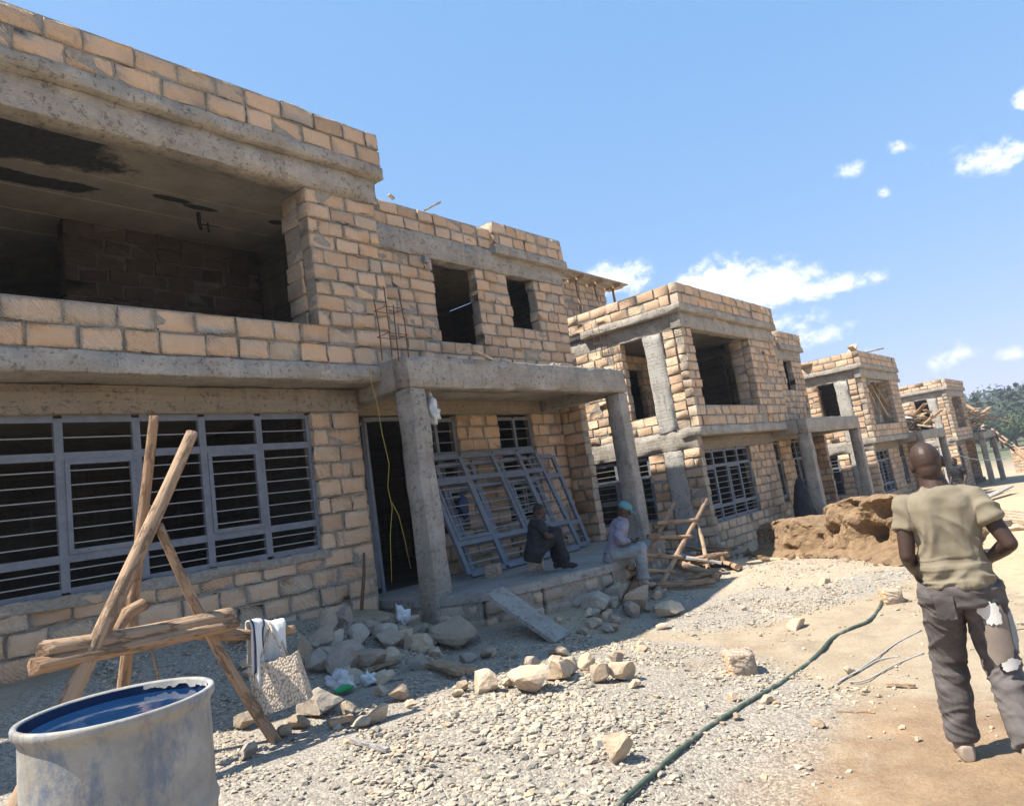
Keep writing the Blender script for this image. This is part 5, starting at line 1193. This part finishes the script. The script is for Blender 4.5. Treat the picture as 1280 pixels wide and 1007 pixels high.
# seated man with the cap
def seated(px,z,ang,label,shirt,tr,cap,dangle,hair,lean,sleeve=.55,long=True,sc_=.88):
    p=atZ(*px,z); T=Matrix.Translation((p.x,p.y,z))@Matrix.Rotation(ang,4,'Z')@Matrix.Scale(sc_,4)
    h=.10
    J=dict(pelvis=(0,0,h),chest=(.06+lean*.5,0,h+.28),neck=(.10+lean,0,h+.50),head=(.15+lean,0,h+.615),face=(.36+lean,0,h+.50 if cap else h+.58),shL=(.09+lean,.18,h+.45),shR=(.09+lean,-.18,h+.45),hipL=(.02,.09,h),hipR=(.02,-.09,h))
    if dangle:
        J.update(elL=(.14,.24,h+.22),wrL=(.30,.09,h+.16),elR=(.14,-.24,h+.22),wrR=(.30,-.09,h+.16),knL=(.42,.20,h+.03),anL=(.34,.20,h-.36),toL=(.46,.24,h-.43),knR=(.42,-.15,h+.02),anR=(.40,-.16,h-.40),toR=(.53,-.19,h-.46),pnL=(0,0,1),pnR=(0,0,1),thL=(0,1,0),thR=(0,-1,0),curl=(.5,0,0))
    else:
        J.update(elL=(.20,.23,h+.24),wrL=(.44,.14,h+.22),elR=(.20,-.23,h+.24),wrR=(.44,-.12,h+.20),knL=(.36,.15,h+.28),anL=(.40,.14,-.19+.09),toL=(.53,.17,-.19+.04),knR=(.38,-.13,h+.27),anR=(.46,-.12,-.19+.09),toR=(.60,-.14,-.19+.04),pnL=(0,0,-1),pnR=(0,0,-1),thL=(0,-1,0),thR=(0,1,0),curl=(.4,0,0))
    return person(label,T,J,shirt,tr,cap,sleeve,long,'shoe' if dangle else 'black',hair,.012,.010,collar=cap is not None)
oo,g,place=seated((768,701),FLZ,R(-62),'man in teal cap and lilac shirt sitting on the platform edge','lilac','pale_trouser','cap',True,False,.12)
mb=MB(); mb.rblock(.36,.44,-.035,.035,.285,.297,.006,1,1,1,jit=0); place(mb); ph=mb.build('phone',M['polyb'],None,label='small dark phone held by the seated man with the cap',category='phone')
seated((668,700),FLZ+.19,R(-38),'man in dark clothes sitting on a stone block against the leaning frames','black','black',None,False,True,.05,sleeve=.6,long=False,sc_=.84)
# far standing man
p=atZ(1209,646,-1.0); p=Vector((p.x,p.y,g1(p.x,p.y))); v=ray(1207,600); kx=26; P=atX(1209,640,25.5); P.z=g1(P.x,P.y); 
T=Matrix.Translation(P)@Matrix.Rotation(R(150),4,'Z')
J=dict(pelvis=(0,0,.93),chest=(.0,.0,1.20),neck=(.02,0,1.445),head=(.04,.0,1.565),face=(.30,.0,1.54),shL=(.0,.185,1.395),shR=(.0,-.185,1.395),elL=(-.03,.25,1.13),wrL=(.12,.23,.92),elR=(-.03,-.25,1.13),wrR=(.10,-.24,.92),hipL=(0,.093,.90),hipR=(0,-.093,.90),knL=(.05,.1,.50),anL=(.0,.11,.095),toL=(.15,.13,.035),knR=(.0,-.1,.49),anR=(-.06,-.11,.095),toR=(.08,-.13,.035),thL=(1,0,0),thR=(1,0,0))
person('distant man in dark work clothes standing beyond the long planks',T,J,'black','denim',None,.55,False,'black',True,.016,.008)

# ---------------------------------------------------------------- camera, sun, sky
cam=bpy.data.cameras.new('camera'); co=bpy.data.objects.new('camera',cam); COL.objects.link(co); SC.camera=co
cam.sensor_width=36; cam.sensor_fit='HORIZONTAL'; cam.lens=F/1280*36; cam.shift_y=-23.5/1280; cam.clip_end=5000; cam.clip_start=.05
back=-fw
co.matrix_world=Matrix(((rt.x,up.x,back.x,0),(rt.y,up.y,back.y,0),(rt.z,up.z,back.z,EYE),(0,0,0,1)))
SUNV=Vector((.50,-.37,-1)).normalized()      # the way the light travels
sl=bpy.data.lights.new('sun','SUN'); sl.energy=3.6; sl.angle=R(.5); sl.color=(1,.93,.82)
so=bpy.data.objects.new('sun',sl); COL.objects.link(so); so.rotation_euler=SUNV.to_track_quat('-Z','Y').to_euler(); so.location=(0,0,40)
w=bpy.data.worlds.new('World'); SC.world=w; w.use_nodes=True; nt=w.node_tree; N=nt.nodes; Lk=nt.links
bg=N['Background']; sky=N.new('ShaderNodeTexSky'); sky.sky_type='NISHITA'; sky.sun_disc=False
el=math.asin(-SUNV.z); az=math.atan2(-SUNV.x,-SUNV.y)
sky.sun_elevation=el; sky.sun_rotation=az; sky.altitude=1600; sky.air_density=1.15; sky.dust_density=.5; sky.ozone_density=2.0
tc=N.new('ShaderNodeTexCoord')
def vm(op,a,b=None):
    o=N.new('ShaderNodeVectorMath'); o.operation=op
    for v,i in ((a,0),(b,1)):
        if v is None: continue
        if hasattr(v,'links'): Lk.new(v,o.inputs[i])
        else: o.inputs[i].default_value=v
    return o.outputs['Value'] if op in ('DOT_PRODUCT','LENGTH') else o.outputs['Vector']
def mm(op,a,b=None,clamp=False):
    o=N.new('ShaderNodeMath'); o.operation=op; o.use_clamp=clamp
    for v,i in ((a,0),(b,1)):
        if v is None: continue
        if hasattr(v,'links'): Lk.new(v,o.inputs[i])
        else: o.inputs[i].default_value=v
    return o.outputs[0]
dirn=vm('NORMALIZE',tc.outputs['Generated'])
def nz(scale,det,rough,st=(1,1,1)):
    mp=N.new('ShaderNodeMapping'); mp.inputs['Scale'].default_value=st; Lk.new(dirn,mp.inputs['Vector'])
    o=N.new('ShaderNodeTexNoise'); o.inputs['Scale'].default_value=scale; o.inputs['Detail'].default_value=det; o.inputs['Roughness'].default_value=rough
    Lk.new(mp.outputs[0],o.inputs['Vector']); return o.outputs['Fac']
clouds=[(868,362,34,26,1),(905,352,44,30,1),(960,358,58,28,1),(1035,358,62,14,.95),(770,350,42,22,.95),(738,352,26,14,.8),(1240,195,44,20,.72),
 (1122,182,26,9,.52),(1062,214,21,11,.55),(1160,203,12,8,.5),(1105,241,12,8,.5),(1280,128,14,14,.9),(1025,420,48,14,.6),(1180,450,44,22,.5),(1270,442,28,10,.5),(1085,440,18,8,.35),(985,405,60,22,.45)]
tot=None
for (x,y,rx,ry,st) in clouds:
    c=ray(x,y).normalized(); tx=(ray(x+5,y-.9)-ray(x,y)).normalized(); tx=(tx-c*tx.dot(c)).normalized(); ty=c.cross(tx)
    k=1.0/F*(1/ray(x,y).length)
    a=mm('DIVIDE',vm('DOT_PRODUCT',dirn,tx[:]),rx*k*1.25); b=mm('DIVIDE',vm('DOT_PRODUCT',dirn,ty[:]),ry*k*1.25)
    d=mm('SQRT',mm('ADD',mm('MULTIPLY',a,a),mm('MULTIPLY',b,b)))
    f=mm('MULTIPLY',mm('SUBTRACT',1.25,d,True),st)
    f=mm('MULTIPLY',f,mm('GREATER_THAN',vm('DOT_PRODUCT',dirn,c[:]),.5))
    tot=f if tot is None else mm('MAXIMUM',tot,f)
n1=nz(34,10,.66,(1,1,1.3))
dens=mm('ADD',tot,mm('MULTIPLY',mm('SUBTRACT',n1,.5),2.1))
mr=N.new('ShaderNodeMapRange'); mr.interpolation_type='SMOOTHSTEP'; Lk.new(mm('MULTIPLY',dens,mm('GREATER_THAN',tot,.001)),mr.inputs[0]); mr.inputs[1].default_value=.25; mr.inputs[2].default_value=.9
fac=mm('MULTIPLY',mr.outputs[0],mm('MINIMUM',mm('MULTIPLY',tot,2.2),1.))
hz=N.new('ShaderNodeMix'); hz.data_type='RGBA'; Lk.new(fac,hz.inputs[0])
tint=N.new('ShaderNodeMix'); tint.data_type='RGBA'; tint.blend_type='MULTIPLY'; tint.inputs[0].default_value=1; sp=N.new('ShaderNodeSeparateColor'); Lk.new(sky.outputs[0],sp.inputs[0]); cb=N.new('ShaderNodeCombineColor')
for i,pw in enumerate((.58,.33,.25)): Lk.new(mm('POWER',sp.outputs[i],pw),cb.inputs[i])
Lk.new(cb.outputs[0],tint.inputs[6]); tint.inputs[7].default_value=(SKYT[0],SKYT[1],SKYT[2],1)
Lk.new(tint.outputs[2],hz.inputs[6]); 
cr=N.new('ShaderNodeValToRGB'); Lk.new(nz(18,6,.6),cr.inputs[0]); cr.color_ramp.elements[0].position=.3; cr.color_ramp.elements[1].position=.65
cr.color_ramp.elements[0].color=(3.1,3.4,3.75,1); cr.color_ramp.elements[1].color=(3.9,3.95,4.0,1)
Lk.new(cr.outputs[0],hz.inputs[7]); Lk.new(hz.outputs[2],bg.inputs[0]); bg.inputs[1].default_value=.11
SC.view_settings.view_transform='Standard'; SC.view_settings.look='None'; SC.view_settings.exposure=1.58; SC.view_settings.gamma=1
SC.cycles.max_bounces=8; SC.cycles.diffuse_bounces=5
